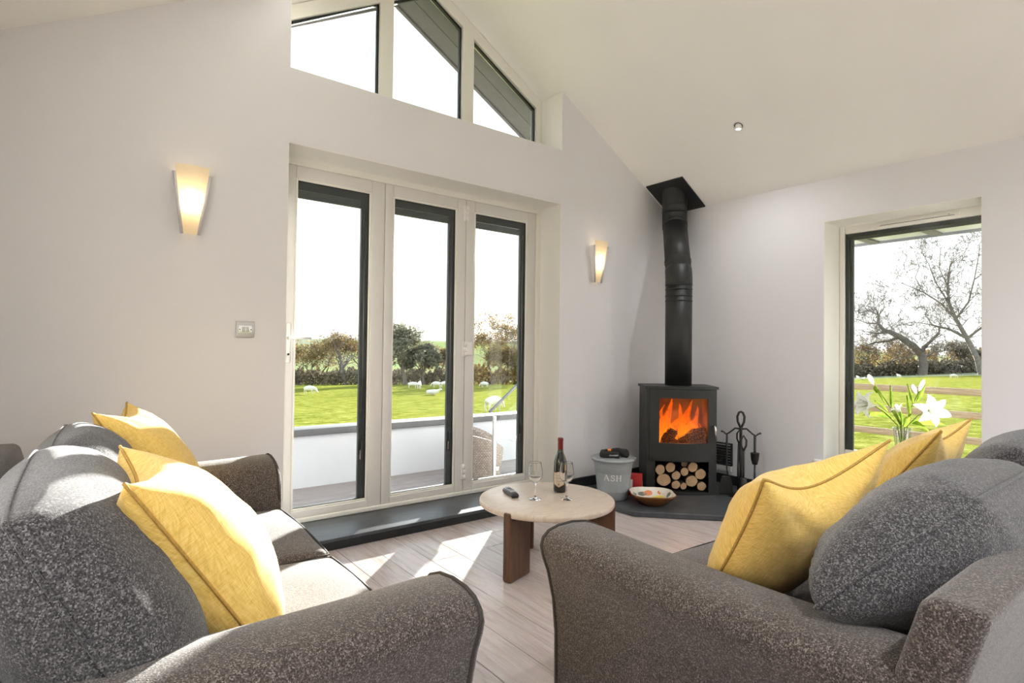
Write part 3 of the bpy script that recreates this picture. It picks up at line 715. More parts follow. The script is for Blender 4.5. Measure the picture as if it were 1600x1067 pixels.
# ------------------------------------------------------------------ coffee table and what stands on it
TX, TY, TZ = 2.04, -.98, .345
def table():
    M = MT; t = empty('coffee_table', (TX, TY, 0), 0, 'round pale coffee table with dark walnut plank legs', 'table')
    r = .365; prof = [(0, TZ-.033), (r-.02, TZ-.033), (r-.004, TZ-.029), (r, TZ-.022), (r, TZ-.010), (r-.003, TZ-.003), (r-.009, TZ), (0, TZ)]
    MB().lathe(prof, 64).build('table_top', M['tabletop'], t)
    for a in (197, 317, 77):
        Mx = Matrix.Rotation(R(a), 4, 'Z')
        MB().rbox(r-.175, r+.003, -.026, .026, 0, TZ-.0335, .012, 3, M=Mx).rbox(r-.021, r+.006, -.022, .022, TZ-.05, TZ-.004, .010, 3, M=Mx).build('leg', M['walnut'], t)
    # bottle
    b = empty('wine_bottle', (2.183, -.931, TZ), R(20), 'dark red wine bottle with burgundy foil and cream label', 'bottle')
    pr = [(0, .004), (.030, .001), (.036, .004), (.038, .012), (.038, .150), (.036, .170), (.030, .193), (.021, .215), (.0155, .235), (.0145, .262), (.0145, .288), (0, .288)]
    MB().lathe(pr, 32).build('bottle_body', M['bottle'], b)
    MB().lathe([(.0150, .238), (.0156, .242), (.0153, .286), (.0165, .288), (.0165, .297), (.014, .304), (0, .304)], 24).build('foil_capsule', M['capsule'], b)
    # shield label wrapped on the glass, facing the camera
    a0 = R(216-20)
    def lab(half, zb, zt, off):
        m = MB(); n = 12; vs = []; fs = []
        for j in range(7):
            v = j/6
            for i in range(n+1):
                u = -1+2*i/n
                w = half*(1-.12*math.sin(PI*v))*(1 if v > .3 else (.62+.38*(v/.3)**.7)); z = zb+(zt-zb)*v
                if j == 0: z = zb+.012*abs(u)
                if j == 6: z = zt-.010*(1-abs(u))*0+.006*math.cos(u*PI*1.5)*.5
                q = a0+u*w/.038; vs.append(((.038+off)*math.cos(q), (.038+off)*math.sin(q), z))
        for j in range(6):
            for i in range(n): k = j*(n+1)+i; fs.append((k, k+1, k+n+2, k+n+1))
        return m.add(vs, fs, True)
    lab(.0385, .030, .118, .0006).build('label_border', M['capsule'], b, label='red border of the label')
    lb = lab(.0355, .0335, .1145, .0012).build('label', M['label'], b, label='cream shield label')
    m = MB(); r2 = .0398
    for z, w, amp in ((.098, .017, .0012), (.083, .022, .0020), (.066, .015, .0012)):
        pts = []
        for k in range(28):
            u = -1+2*k/27; q = a0+u*w/.038; pts.append((r2*math.cos(q), r2*math.sin(q), z+amp*math.sin(k*1.9)))
        m.tube(pts, .0006, 4)
    pts = [(r2*math.cos(a0+.0035*math.cos(q)/.038), r2*math.sin(a0+.0035*math.cos(q)/.038), .048+.0035*math.sin(q)) for q in [k*.7 for k in range(9)]]
    m.tube(pts, .0016, 5); m.build('label_script', M['label_ink'], lb)
    # wine glasses
    def glass(loc, label):
        g = empty('wine_glass', loc, 0, label, 'wine glass', 'wine glasses on the coffee table')
        pr = [(0, .0006), (.0335, .0006), (.034, .0016), (.030, .003), (.014, .006), (.006, .012), (.0042, .025), (.0040, .06), (.0046, .082), (.010, .089), (.024, .098), (.035, .113), (.0395, .130), (.0395, .142), (.036, .168), (.0313, .1965), (.0310, .198), (.0307, .1986),
              (.0303, .1986), (.0300, .198), (.0301, .1965), (.0348, .168), (.0383, .142), (.0383, .130), (.0338, .1145), (.023, .1005), (.010, .092), (0, .0905)]
        MB().lathe(pr, 40).build('glass_body', MT['wine_crystal'], g, fix=False)
    glass((1.961, -.976, TZ), 'empty stemmed wine glass on the left, clear of the bottle')
    glass((2.099, -1.073, TZ), 'empty stemmed wine glass standing in front of the bottle')
    # remote
    c = Vector((1.93, -.755, 0)); d = Vector((1.885, -.905, 0)); a = math.atan2(d.y-c.y, d.x-c.x)
    rm = empty('remote_control', ((c.x+d.x)/2, (c.y+d.y)/2, TZ), a, 'small black remote control at the left edge of the table', 'remote')
    def arch(p): return Vector((p.x, p.y, p.z + .010*(1-(p.x/.08)**2)*(p.z > .006)))
    MB().rbox(-.078, .078, -.022, .022, .0, .020, .009, 3, 6, arch).build('remote_body', M['remote'], rm)
    MB().rbox(-.070, .045, -.0165, .0165, .0235, .0315, .003, 2, 6, lambda p: Vector((p.x, p.y, p.z-.008*(p.x/.08)**2))).build('button_panel', M['remote_grey'], rm)
    for i in range(4):
        for j in range(3):
            MB().rbox(-.060+i*.022, -.050+i*.022, -.011+j*.009, -.005+j*.009, .030, .0335-.006*((-.055+i*.022)/.08)**2, .0015, 1).build('button', M['remote'], rm)
table()

# ------------------------------------------------------------------ hearth, stove, flue
def poly_slab(poly, z0, z1, mat, name, bev=.006, **kw):
    o = MB().prism(poly, z0, z1, 'z').build(name, mat, **kw)
    b = o.modifiers.new('edge', 'BEVEL'); b.width = bev; b.segments = 2; return o
def strokes(m, lines, place, w):
    """flat lettering: polylines of ((x,y)...) mapped by place(x,y,off)"""
    for ln in lines:
        ww = ln[0] if not isinstance(ln[0], tuple) else w
        pts = ln[1:] if not isinstance(ln[0], tuple) else ln
        for a, b in zip(pts, pts[1:]):
            a = Vector((*a, 0)); b = Vector((*b, 0)); d = (b-a)
            if d.length < 1e-6: continue
            nrm = Vector((-d.y, d.x, 0)).normalized()*ww/2; e = d.normalized()*ww*.25
            q = [a-e+nrm, b+e+nrm, b+e-nrm, a-e-nrm]
            m.add([place(p.x, p.y) for p in q], [(0, 1, 2, 3)])
LET = {'A': [(.07, (.02, 0), (.40, 1)), (.15, (.40, 1), (.80, 0)), (.06, (.16, .35), (.63, .35)), (.05, (-.1, .02), (.16, .02)), (.05, (.62, .02), (.96, .02))],
       'S': [(.11, (.58, .80), (.50, .93), (.33, .98), (.16, .92), (.10, .76), (.18, .62), (.36, .52), (.54, .41), (.60, .25), (.53, .09), (.34, .02), (.16, .06), (.07, .20)), (.05, (.58, .70), (.58, .98)), (.05, (.07, .02), (.07, .3))],
       'H': [(.15, (.16, 0), (.16, 1)), (.15, (.74, 0), (.74, 1)), (.06, (.16, .52), (.74, .52)), (.05, (0, .02), (.32, .02)), (.05, (0, .98), (.32, .98)), (.05, (.58, .02), (.90, .02)), (.05, (.58, .98), (.90, .98))]}
HZ = .04
def fireplace():
    M = MT
    poly_slab([(3.07, -.0005), (3.07, -.715), (3.665, -1.32), (XR-.0005, -1.32), (XR-.0005, -.0005)], 0.001, HZ, M['slate'], 'hearth', label='dark slate corner hearth under the stove', cat='hearth')
    th = R(-41.4); C0 = Vector((3.75, -.615, HZ)); Mw = Matrix.Rotation(th, 4, 'Z')
    s = empty('wood_stove', C0, th, 'black wood burning stove with log store on the corner hearth', 'stove')
    Wd, Dp, Ht = .268, .36, .835
    fy = lambda x, o=0: -.045*(1-(x/Wd)**2)-o       # bowed front (local -Y faces the room)
    def bow(x0, x1, z0, z1, o0, o1, n=12, m=None):
        m = m or MB(); xs = [x0+(x1-x0)*i/n for i in range(n+1)]; vs = []
        for x in xs:
            for (o, z) in ((o0, z0), (o1, z0), (o1, z1), (o0, z1)): vs.append((x, fy(x, o), z))
        fs = [(i*4+j, i*4+(j+1) % 4, (i+1)*4+(j+1) % 4, (i+1)*4+j) for i in range(n) for j in range(4)] + [(3, 2, 1, 0), (n*4, n*4+1, n*4+2, n*4+3)]
        return m.add(vs, fs)
    def plan(x0, x1, o, back, n=14):
        return [(x0+(x1-x0)*i/n, fy(x0+(x1-x0)*i/n, o)) for i in range(n+1)] + [(x1, back), (x0, back)]
    # carcass
    m = MB().box(-Wd, -Wd+.03, .004, Dp, 0, Ht-.02).box(Wd-.03, Wd, .004, Dp, 0, Ht-.02).box(-Wd+.03, Wd-.03, Dp-.02, Dp, 0, Ht-.02)
    m.prism(plan(-Wd+.03, Wd-.03, -.03, Dp-.02), .262, .285, 'z'); m.prism(plan(-Wd+.03, Wd-.03, -.02, Dp-.02), .0, .018, 'z')
    bow(-Wd, -.205, 0, Ht-.02, -.02, .004, 4, m); bow(.205, Wd, 0, Ht-.02, -.02, .004, 4, m)
    bow(-.205, .205, 0, .020, -.02, .004, 10, m); bow(-.205, .205, .255, .29, -.02, .003, 10, m); bow(-.205, .205, .79, Ht-.02, -.02, .003, 10, m)
    m.build('carcass', M['stove'], s)
    MB().prism(plan(-Wd-.012, Wd+.012, .018, Dp+.008, 24), Ht-.02, Ht, 'z').build('top_plate', M['stove'], s)
    # door with window
    wx0, wx1, wz0, wz1 = -.180, .190, .40, .745
    m = MB(); bow(-.248, wx0, .268, .812, .005, .026, 5, m); bow(wx1, .252, .268, .812, .005, .026, 5, m); bow(wx0, wx1, .268, wz0, .005, .026, 12, m); bow(wx0, wx1, wz1, .812, .005, .026, 12, m)
    d = m.build('door', M['stove'], s)
    bow(wx0-.003, wx1+.003, wz0-.003, wz1+.003, .009, .012, 12).build('door_glass', M['glass'], d)
    m = MB(); z0 = .43
    hx = .236; hy = fy(hx, .026)
    m.tube([(hx, hy+.004, .535), (hx, hy-.026, .535), (hx+.004, hy-.03, .53), (hx+.010, hy-.03, .43)], .0085, 10)
    m.build('handle', M['chrome'], d, label='polished steel handle')
    # firebox lining
    m = MB().box(-.205, .205, .20, .215, .287, .80).box(-.215, -.205, .0, .215, .287, .80).box(.205, .215, .0, .215, .287, .80).box(-.205, .205, .0, .2, .80, .81).box(-.205, .205, 0, .2, .286, .30)
    m.build('firebrick_lining', M['firebrick'], s)
    Ms = Matrix.Translation(C0) @ Mw
    # burning logs
    rnd = random.Random(11)
    for k, (x, y, z, l, r, tilt, yaw) in enumerate(((-.085, .08, .40, .20, .052, 62, 18), (-.02, .10, .385, .20, .050, 25, 40), (.10, .085, .415, .26, .062, 28, 8), (.02, .06, .36, .32, .055, 2, -6), (.155, .09, .40, .2, .05, 50, 150))):
        m = MB(); n = 12; pts = []; rr = []
        for i in range(9):
            u = -1+2*i/8; pts.append((u*l/2, .006*math.sin(u*3+k), .006*math.cos(u*4+k))); rr.append(r*(1-.35*abs(u)**4)*(1+rnd.uniform(-.08, .08)))
        m.tube(pts, rr, n)
        m.v = [tuple(Vector(v)*(1+.13*noise.noise(Vector(v)*38+Vector((k*5, 0, 0))))) for v in m.v]
        o = m.build('burning_log', M['char'], label=['charred log leaning at the left of the fire', 'small charred log behind the left log', 'thick charred log glowing right of centre', 'charred log lying flat at the fire bed', 'charred log propped at the right of the fire'][k], cat='log', group='logs burning in the stove')
        o.matrix_world = Ms @ Matrix.Translation((x, y, z)) @ Matrix.Rotation(R(yaw), 4, 'Z') @ Matrix.Rotation(R(-tilt), 4, 'Y')
    # flames
    fr = empty('fire', C0, th, 'orange flames burning behind the stove glass', 'fire')
    for k, (x, y, h, w, lean) in enumerate(((-.13, .14, .36, .055, .02), (-.07, .15, .40, .07, -.02), (0, .15, .37, .075, .02), (.03, .145, .27, .05, .01), (.08, .15, .40, .07, .02), (.14, .14, .36, .06, -.01), (-.10, .165, .25, .04, .02), (.06, .17, .22, .035, .015), (-.02, .16, .24, .045, -.02), (.165, .15, .22, .035, 0))):
        m = MB(); pts = []; rr = []
        for i in range(13):
            u = i/12; pts.append((x+lean*u+.030*math.sin(u*6.5+k*1.7)*u, y+.008*math.sin(u*7+k), .32+h*u)); rr.append(max(.002, w*1.15*(1-u)**.6*(.55+.75*math.sin(PI*min(1, u*1.25+.12)))))
        m.tube(pts, rr, 16)
        m.v = [(v[0]+.030*noise.noise(Vector((v[0]*9+k, v[2]*11, k*3.1)))*min(1, (v[2]-.32)*8), v[1], v[2]+.02*noise.noise(Vector((v[0]*20, v[2]*9, k*1.7)))) for v in m.v]
        m.build('flame', M['flame'], fr)
    pl = bpy.data.lights.new('fire_glow', 'POINT'); po = bpy.data.objects.new('fire_glow', pl); COL.objects.link(po); pl.energy = 2.2; pl.color = (1, .42, .10); pl.shadow_soft_size = .09
    po.location = Ms @ Vector((.02, .10, .50))
    # logs in the store
    cs = [(237, 803, 42), (322, 782, 42), (370, 850, 37), (437, 815, 35), (505, 776, 42), (568, 833, 45), (268, 888, 56), (367, 925, 36), (430, 935, 28), (497, 893, 49), (577, 932, 38), (448, 757, 30)]
    lbl = ['split log at the top left of the log store', 'round log, second from left in the top row', 'small log in the middle of the left half', 'log below the top right pair, near centre', 'log at the top right of the pile', 'log at the far right, middle row', 'widest log end, lower left of the pile', 'small log in the bottom row left of centre', 'smallest log end in the bottom row', 'large log right of centre, lower row', 'log at the bottom right corner', 'log set back behind the top right log']
    for k, (px, py, pr) in enumerate(cs):
        x = (px-405)*.00094; z = .018+(975-py)*.00094; r = pr*.00094*.97
        back = .05 if k == 11 else 0
        lg = empty('log', Ms @ Vector((x, .012+rnd.uniform(0, .012)+back, z)), th, lbl[k], 'log', 'split logs in the stove log store')
        m = MB(); n = 14; L = .26; vs = []; sx = 1.12 if k in (6,) else 1; pts0 = []
        ph = rnd.uniform(0, 6)
        for i in range(n): q = 2*PI*i/n; f = 1+.05*math.sin(2*q+ph)+.03*math.sin(5*q+ph*2); pts0.append((r*f*sx*math.cos(q), r*f/sx*math.sin(q)))
        for y in (0.0015, L): vs += [(a, y, b) for a, b in pts0]
        m.add(vs, [(i, (i+1) % n, n+(i+1) % n, n+i) for i in range(n)], True); m.add([vs[i] for i in range(n, 2*n)], [tuple(range(n))])
        m.build('bark', M['bark'], lg)
        m = MB(); vs = [(a*.95, 0, b*.95) for a, b in pts0]+[(a, .004, b) for a, b in pts0]
        m.add(vs, [tuple(range(n))]); m.add(vs, [(i, (i+1) % n, n+(i+1) % n, n+i) for i in range(n)]); m.build('cut_face', M['cut'], lg, label='pale sawn end')
    # kindling wrapper at the top of the store
    kb = MB().rbox(-.06, .10, .02, .20, .235, .250, .004, 2, M=None)
    # flue pipe
    f = empty('flue_pipe', (0, 0, 0), 0, 'matt black stove flue with two elbows rising to the ceiling', 'flue')
    A = Ms @ Vector((.018, .205, 0)); B = Vector((4.185, -.215, 0)); zc = ceil_z(B.x)
    r = .106
    p1 = Vector((A.x, A.y, HZ+Ht)); p2 = Vector((A.x, A.y, 1.76)); p3 = Vector((B.x, B.y, 2.30)); p4 = Vector((B.x, B.y, zc-.01))
    MB().tube([p1, p2+Vector((0, 0, -.07))], r, 32).build('lower_pipe', M['flue'], f)
    def bend(a, b, c, ln):  # smooth elbow
        u = (a-b).normalized(); w = (c-b).normalized(); pts = []
        for i in range(7): t = i/6; pts.append((b+u*ln)*(1-t)**2+b*2*t*(1-t)+(b+w*ln)*t*t)
        return pts
    MB().tube(bend(p1, p2, p3, .075), r+.0015, 32).build('elbow', M['flue'], f)
    u = (p3-p2).normalized()
    MB().tube([p2+u*.07, p3-u*.07], r-.002, 32).build('offset_pipe', M['flue'], f)
    MB().tube(bend(p2, p3, p4+Vector((0, 0, .2)), .075), r+.0015, 32).build('elbow', M['flue'], f)
    MB().tube([p3+Vector((0, 0, .07)), p4+Vector((0, 0, -.04))], r, 32).build('upper_pipe', M['flue'], f)
    for z in (1.56, 1.60, 1.655, 1.69):
        MB().tube([(A.x, A.y, z-.004), (A.x, A.y, z), (A.x, A.y, z+.004)], [r+.001, r+.004, r+.001], 32, cap=False).build('joint_ring', M['flue'], f)
    for z in (2.385,):
        MB().tube([(B.x, B.y, z-.004), (B.x, B.y, z), (B.x, B.y, z+.004)], [r+.001, r+.004, r+.001], 32, cap=False).build('joint_ring', M['flue'], f)
    MB().tube([p2+u*.16, p2+u*.165, p2+u*.17], [r, r+.004, r], 32, cap=False).build('joint_ring', M['flue'], f)
    # ceiling plate lying on the slope
    xa, xb, ya, yb = 4.03, XR-.004, -.405, -.022
    m = MB(); vs = [(x, y, ceil_z(x)-dz) for dz in (.012, .001) for (x, y) in ((xa, ya), (xb, ya), (xb, yb), (xa, yb))]
    m.add(vs, [(0, 1, 2, 3), (7, 6, 5, 4), (0, 4, 5, 1), (1, 5, 6, 2), (2, 6, 7, 3), (3, 7, 4, 0)]); m.build('ceiling_plate', M['flue'], f)
    MB().tube([(B.x, B.y, zc-.10), (B.x, B.y, zc+.04)], r+.004, 32, cap=False).build('collar', M['flue'], f)

    # ash bucket
    b = empty('ash_bucket', (3.228, -.385, HZ), 0, 'grey enamel ash bucket lettered ASH beside the stove', 'bucket')
    prof = [(0, .003), (.104, .0), (.108, .004), (.113, .03), (.118, .060), (.120, .064), (.1195, .068), (.139, .238), (.141, .242), (.1405, .247), (.150, .287), (.157, .289), (.159, .294), (.156, .299), (.150, .297), (.147, .290), (.11, .02), (0, .012)]
    MB().lathe(prof, 48).build('pail', M['bucket'], b)
    MB().lathe([(0, .312), (.06, .310), (.13, .303), (.150, .300), (.152, .296), (.145, .294), (0, .300)], 40).build('lid', M['bucket'], b)
    ang = math.atan2(-3.3+.385, 0-3.228)     # towards the camera
    for q in (-1, 1):
        a = ang+q*PI/2; e = Vector((math.cos(a), math.sin(a), 0))
        MB().tube([e*.150+Vector((0, 0, .27)), e*.163+Vector((0, 0, .288)), e*.168+Vector((0, 0, .305)), e*.158+Vector((0, 0, .312))], .004, 8).build('handle_ear', M['steel'], b)
    pts = []
    for k in range(15):
        q = PI*k/14; a = ang+PI/2; e = Vector((math.cos(a), math.sin(a), 0)); n_ = Vector((-math.cos(ang), -math.sin(ang), 0))
        pts.append(e*.163*math.cos(q)+n_*.158*math.sin(q)*1.0+Vector((0, 0, .300+.006*math.sin(q))))
    MB().tube(pts, .003, 6).build('bail_handle', M['steel'], b)
    m = MB(); hgt = .042; x = -.075
    for ch, wd in (('A', .052), ('S', .040), ('H', .048)):
        def place(px, py, x=x):
            a = ang+.03+(x+px*.048)/.135; z = .152+py*hgt; rad = .1195+(z-.068)*.1147+.0012
            return (rad*math.cos(a), rad*math.sin(a), z)
        lines = [[l[0]*.048]+[(p[0], p[1]) for p in l[1:]] for l in LET[ch]]
        for ln in lines:
            pts = ln[1:]
            for p, q in zip(pts, pts[1:]):
                P_, Q_ = Vector((p[0]*.048, p[1]*hgt)), Vector((q[0]*.048, q[1]*hgt)); d_ = Q_-P_; nn = Vector((-d_.y, d_.x)).normalized()*ln[0]/2; ee = d_.normalized()*ln[0]*.2
                m.add([place(v.x/.048, v.y/hgt) for v in (P_-ee+nn, Q_+ee+nn, Q_+ee-nn, P_-ee-nn)], [(0, 1, 2, 3)])
        x += wd
    m.build('lettering', M['white_print'], b, label='white serif letters ASH', fix=False)
    # black gloves on the lid
    gl = empty('fire_glove', (3.215, -.40, HZ+.309), ang+PI/2, 'black fire gloves with orange trim lying on the ash bucket lid', 'glove')
    bump = lambda k, a=.012: (lambda p: Vector((p.x, p.y, p.z+a*noise.noise(Vector((p.x*16+k, p.y*16, k)))+(.012*math.sin((p.x+.1)*16) if p.z > .014 else 0))))
    MB().rbox(-.105, .045, -.060, .015, .002, .036, .014, 3, 7, bump(1)).build('glove_palm', M['black_fabric'], gl)
    MB().rbox(-.02, .115, -.015, .055, .006, .052, .020, 3, 7, bump(3, .02)).build('glove_palm', M['black_fabric'], gl)
    MB().rbox(-.100, -.045, -.02, .045, .010, .048, .018, 3, 5, bump(5, .02)).build('glove_thumb', M['black_fabric'], gl)
    MB().rbox(-.045, -.018, -.01, .03, .034, .058, .006, 2, 3).build('orange_cuff', M['orange'], gl, label='orange cuff trim')
    m = MB()
    for k, (w, h) in enumerate(((.007, .009), (.006, .010), (.007, .009), (.006, .011), (.008, .011), (.007, .012), (.007, .013))):
        x = -.030+k*.0095; m.box(x, x+w*.45, -.0625, -.0605, .016, .016+h).box(x, x+w, -.0625, -.0605, .016+h*.55, .016+h*.8)
    m.build('glove_print', M['white_print'], gl)
    # red box beside the stove
    rb = empty('matchbox', (3.420, -.428, HZ), R(-52), 'red box standing between the ash bucket and the stove', 'box')
    MB().rbox(-.060, .060, -.028, .028, 0, .165, .003, 2).build('carton', M['red'], rb)
    m = MB().box(-.040, -.012, -.0292, -.0282, .035, .125); m.build('printed_panel', M['white_print'], rb)
    m = MB().box(.0605, .0612, -.018, .008, .03, .11); m.build('printed_panel', M['white_print'], rb)
    # painted bowl
    bo = empty('bowl', (3.335, -.665, HZ), R(-41), 'square brown bowl painted inside with lemons and leaves, on the hearth', 'bowl')
    def sq(a, r, k=.16): return r*(1+k*abs(math.sin(2*a))**1.5)
    n = 48; pr = [(.0, .004), (.075, .0), (.080, .005), (.115, .030), (.145, .060), (.158, .078), (.158, .082), (.153, .083)]
    inn = [(.153, .083), (.142, .072), (.112, .042), (.078, .018), (.04, .011), (0, .010)]
    for nm, p_, mt in (('bowl_shell', pr, 'bowl_out'), ('bowl_lining', inn, 'bowl_in')):
        vs = []; fs = []
        for (r, z) in p_:
            for k in range(n): a = 2*PI*k/n; q = sq(a, r, .16*r/.158); vs.append((q*math.cos(a), q*math.sin(a), z))
        for i in range(len(p_)-1):
            for k in range(n): l = (k+1) % n; fs.append((i*n+k, i*n+l, (i+1)*n+l, (i+1)*n+k))
        MB().add(vs, fs, True).build(nm, M[mt], bo)
    def inz(x, y):
        r = math.hypot(x, y)/(1+.16*min(1, math.hypot(x, y)/.158)*abs(math.sin(2*math.atan2(y, x)))**1.5)
        pts = sorted((a, b) for a, b in inn)
        for (a, b), (c, d) in zip(pts, pts[1:]):
            if a <= r <= c: return b+(d-b)*(r-a)/(c-a)
        return pts[-1][1]
    def motif(nm, cx, cy, a, b, rot, mt, off=.0015):
        vs = [(cx, cy, inz(cx, cy)+off)]; k1 = 6; k2 = 18
        for i in range(1, k1+1):
            for k in range(k2):
                q = 2*PI*k/k2; u, v = a*math.cos(q)*i/k1, b*math.sin(q)*i/k1; x = cx+u*math.cos(rot)-v*math.sin(rot); y = cy+u*math.sin(rot)+v*math.cos(rot); vs.append((x, y, inz(x, y)+off))
        fs = [(0, 1+k, 1+(k+1) % k2) for k in range(k2)]
        for i in range(1, k1):
            for k in range(k2): l = (k+1) % k2; p = 1+(i-1)*k2; fs.append((p+k, p+k2+k, p+k2+l, p+l))
        MB().add(vs, fs, True).build(nm, M[mt], bo)
    motif('painted_lemon', .045, .055, .055, .038, .2, 'lemon'); motif('painted_terracotta', -.095, .0, .055, .028, -.8, 'clay_paint'); motif('painted_terracotta', -.01, .115, .035, .018, .1, 'clay_paint')
    motif('painted_leaf', -.055, .105, .04, .016, .3, 'leaf_paint'); motif('painted_leaf', .125, .035, .035, .015, 1.3, 'leaf_paint'); motif('painted_leaf', -.005, .015, .035, .014, 2.1, 'leaf_paint'); motif('painted_leaf', -.115, .065, .03, .012, 1.1, 'leaf_paint')
    motif('painted_terracotta', .085, .110, .026, .014, -.6, 'clay_paint'); motif('painted_lemon', .03, -.08, .05, .034, .3, 'lemon')
    for q in (0,):
        MB().tube([(x_, -.012+.01*math.sin(x_*20), inz(x_, -.012)+.003) for x_ in [-.14+.28*k/14 for k in range(15)]], .003, 6).build('painted_divider', M['bowl_in'], bo)

    # companion set
    K = Vector((4.073, -.924, HZ)); ca = math.atan2(-3.3-K.y, -K.x)+PI/2    # local X runs across the view
    c = empty('fireside_set_stand', K, ca, 'black wrought iron fireside tool stand with looped top', 'tool stand')
    m = MB().lathe([(0, .012), (.085, .012), (.09, .006), (.09, 0), (0, 0)], 24); m.build('base', M['iron'], c)
    m = MB().tube([(0, 0, .01), (0, 0, .54)], 0.0108, 8); m.tube([(0, 0, .52), (-.022, 0, .57), (-.026, 0, .61), (-.014, 0, .642), (.0, 0, .648), (.014, 0, .642), (.026, 0, .61), (.022, 0, .57), (0, 0, .52)], 0.0088, 8); m.build('pole', M['iron'], c)
    for sx, sy in ((-1, 0), (1, 0), (0, -1), (0, 1)):
        L = .115 if sx else .06
        pts = [(0, 0, .515), (sx*L*.35, sy*L*.35, .520), (sx*L*.75, sy*L*.75, .480), (sx*L*.92, sy*L*.92, .470), (sx*L*1.1, sy*L*1.1, .487), (sx*L*1.25, sy*L*1.25, .492)]
        MB().tube(pts, [.007, .007, .006, .006, .006, .008], 8).build('hook_arm', M['iron'], c)
    Mc = Matrix.Translation(K) @ Matrix.Rotation(ca, 4, 'Z')
    def tool(name, label, off, parts):
        t = empty(name, Mc @ Vector((off[0], off[1], 0)), ca, label, 'fire tool', 'fireside tools on the stand')
        for nm, mb in parts: mb.build(nm, M['iron'], t)
    sh = MB().tube([(0, 0, .47), (0, 0, .34), (0, 0, .20), (.008, 0, .16)], [.007, .008, .005, .006], 8)
    bl = MB().rbox(-.055, .045, -.014, .002, .005, .15, .012, 3, 4, lambda p: Vector((p.x*(.55+.45*min(1, max(0, (.17-p.z)/.10))), p.y-.02*(p.x/.05)**2, p.z)))
    tool('hearth_shovel', 'iron hearth shovel hanging on the left hook of the stand', (-.10, -.005, 0), (('shaft', sh), ('blade', bl)))
    sh = MB().tube([(0, 0, .47), (0, 0, .36), (0, 0, .25)], 0.0095, 8); sh.tube([(0, 0, .25), (0, 0, .12), (0, 0, .03)], [.006, .009, .006], 8)
    cup = MB().lathe([(0, .25), (.018, .252), (.028, .29), (.032, .335), (.034, .337), (.030, .340), (.005, .342)], 16)
    tool('poker', 'iron poker with a flared cup hanging on the right hook', (.10, .0, 0), (('shaft', sh), ('cup', cup)))
    sh = MB().tube([(0, 0, .10), (0, 0, .36)], 0.0081, 8); lp = MB().tube([(0, 0, .36), (-.018, 0, .40), (-.02, 0, .44), (0, 0, .475), (.02, 0, .44), (.018, 0, .40), (0, 0, .36)], 0.0074, 8)
    br = MB().lathe([(0, .16), (.022, .158), (.026, .12), (.046, .03), (.044, .016), (0, .018)], 16)
    tool('hearth_brush', 'iron hearth brush with a loop handle hanging at the front of the stand', (.02, -.072, 0), (('shaft', sh), ('loop_handle', lp), ('brush_head', br)))
    sh = MB().tube([(-.006, 0, .03), (-.008, 0, .20), (-.004, 0, .39)], 0.0068, 8).tube([(.006, 0, .03), (.008, 0, .20), (.004, 0, .39)], 0.0068, 8); lp = MB().tube([(0, 0, .39), (-.016, 0, .43), (-.016, 0, .47), (0, 0, .495), (.016, 0, .47), (.016, 0, .43), (0, 0, .39)], 0.0068, 8)
    tool('fire_tongs', 'iron fire tongs with a loop handle hanging at the back of the stand', (-.012, .072, 0), (('arms', sh), ('loop_handle', lp)))
    # black slatted grille on a pale block behind the stove
    g = empty('vent_grille', (XR-.022, -.60, HZ), R(90), 'small black slatted grille on a pale block by the wall right of the stove', 'grille')
    MB().box(-.085, .095, -.0, .018, .112, .155).build('block', M['upvc'], g)
    MB().rbox(-.09, -.078, -.006, .012, .156, .345, .003).rbox(.088, .10, -.006, .012, .156, .345, .003).rbox(-.09, .10, -.006, .012, .333, .345, .003).rbox(-.09, .10, -.006, .012, .156, .168, .003).build('grille_frame', M['iron'], g)
    for k in range(7): MB().rbox(-.078, .088, -.004, .010, .174+k*.0225, .188+k*.0225, .002).build('slat', M['iron'], g)
fireplace()

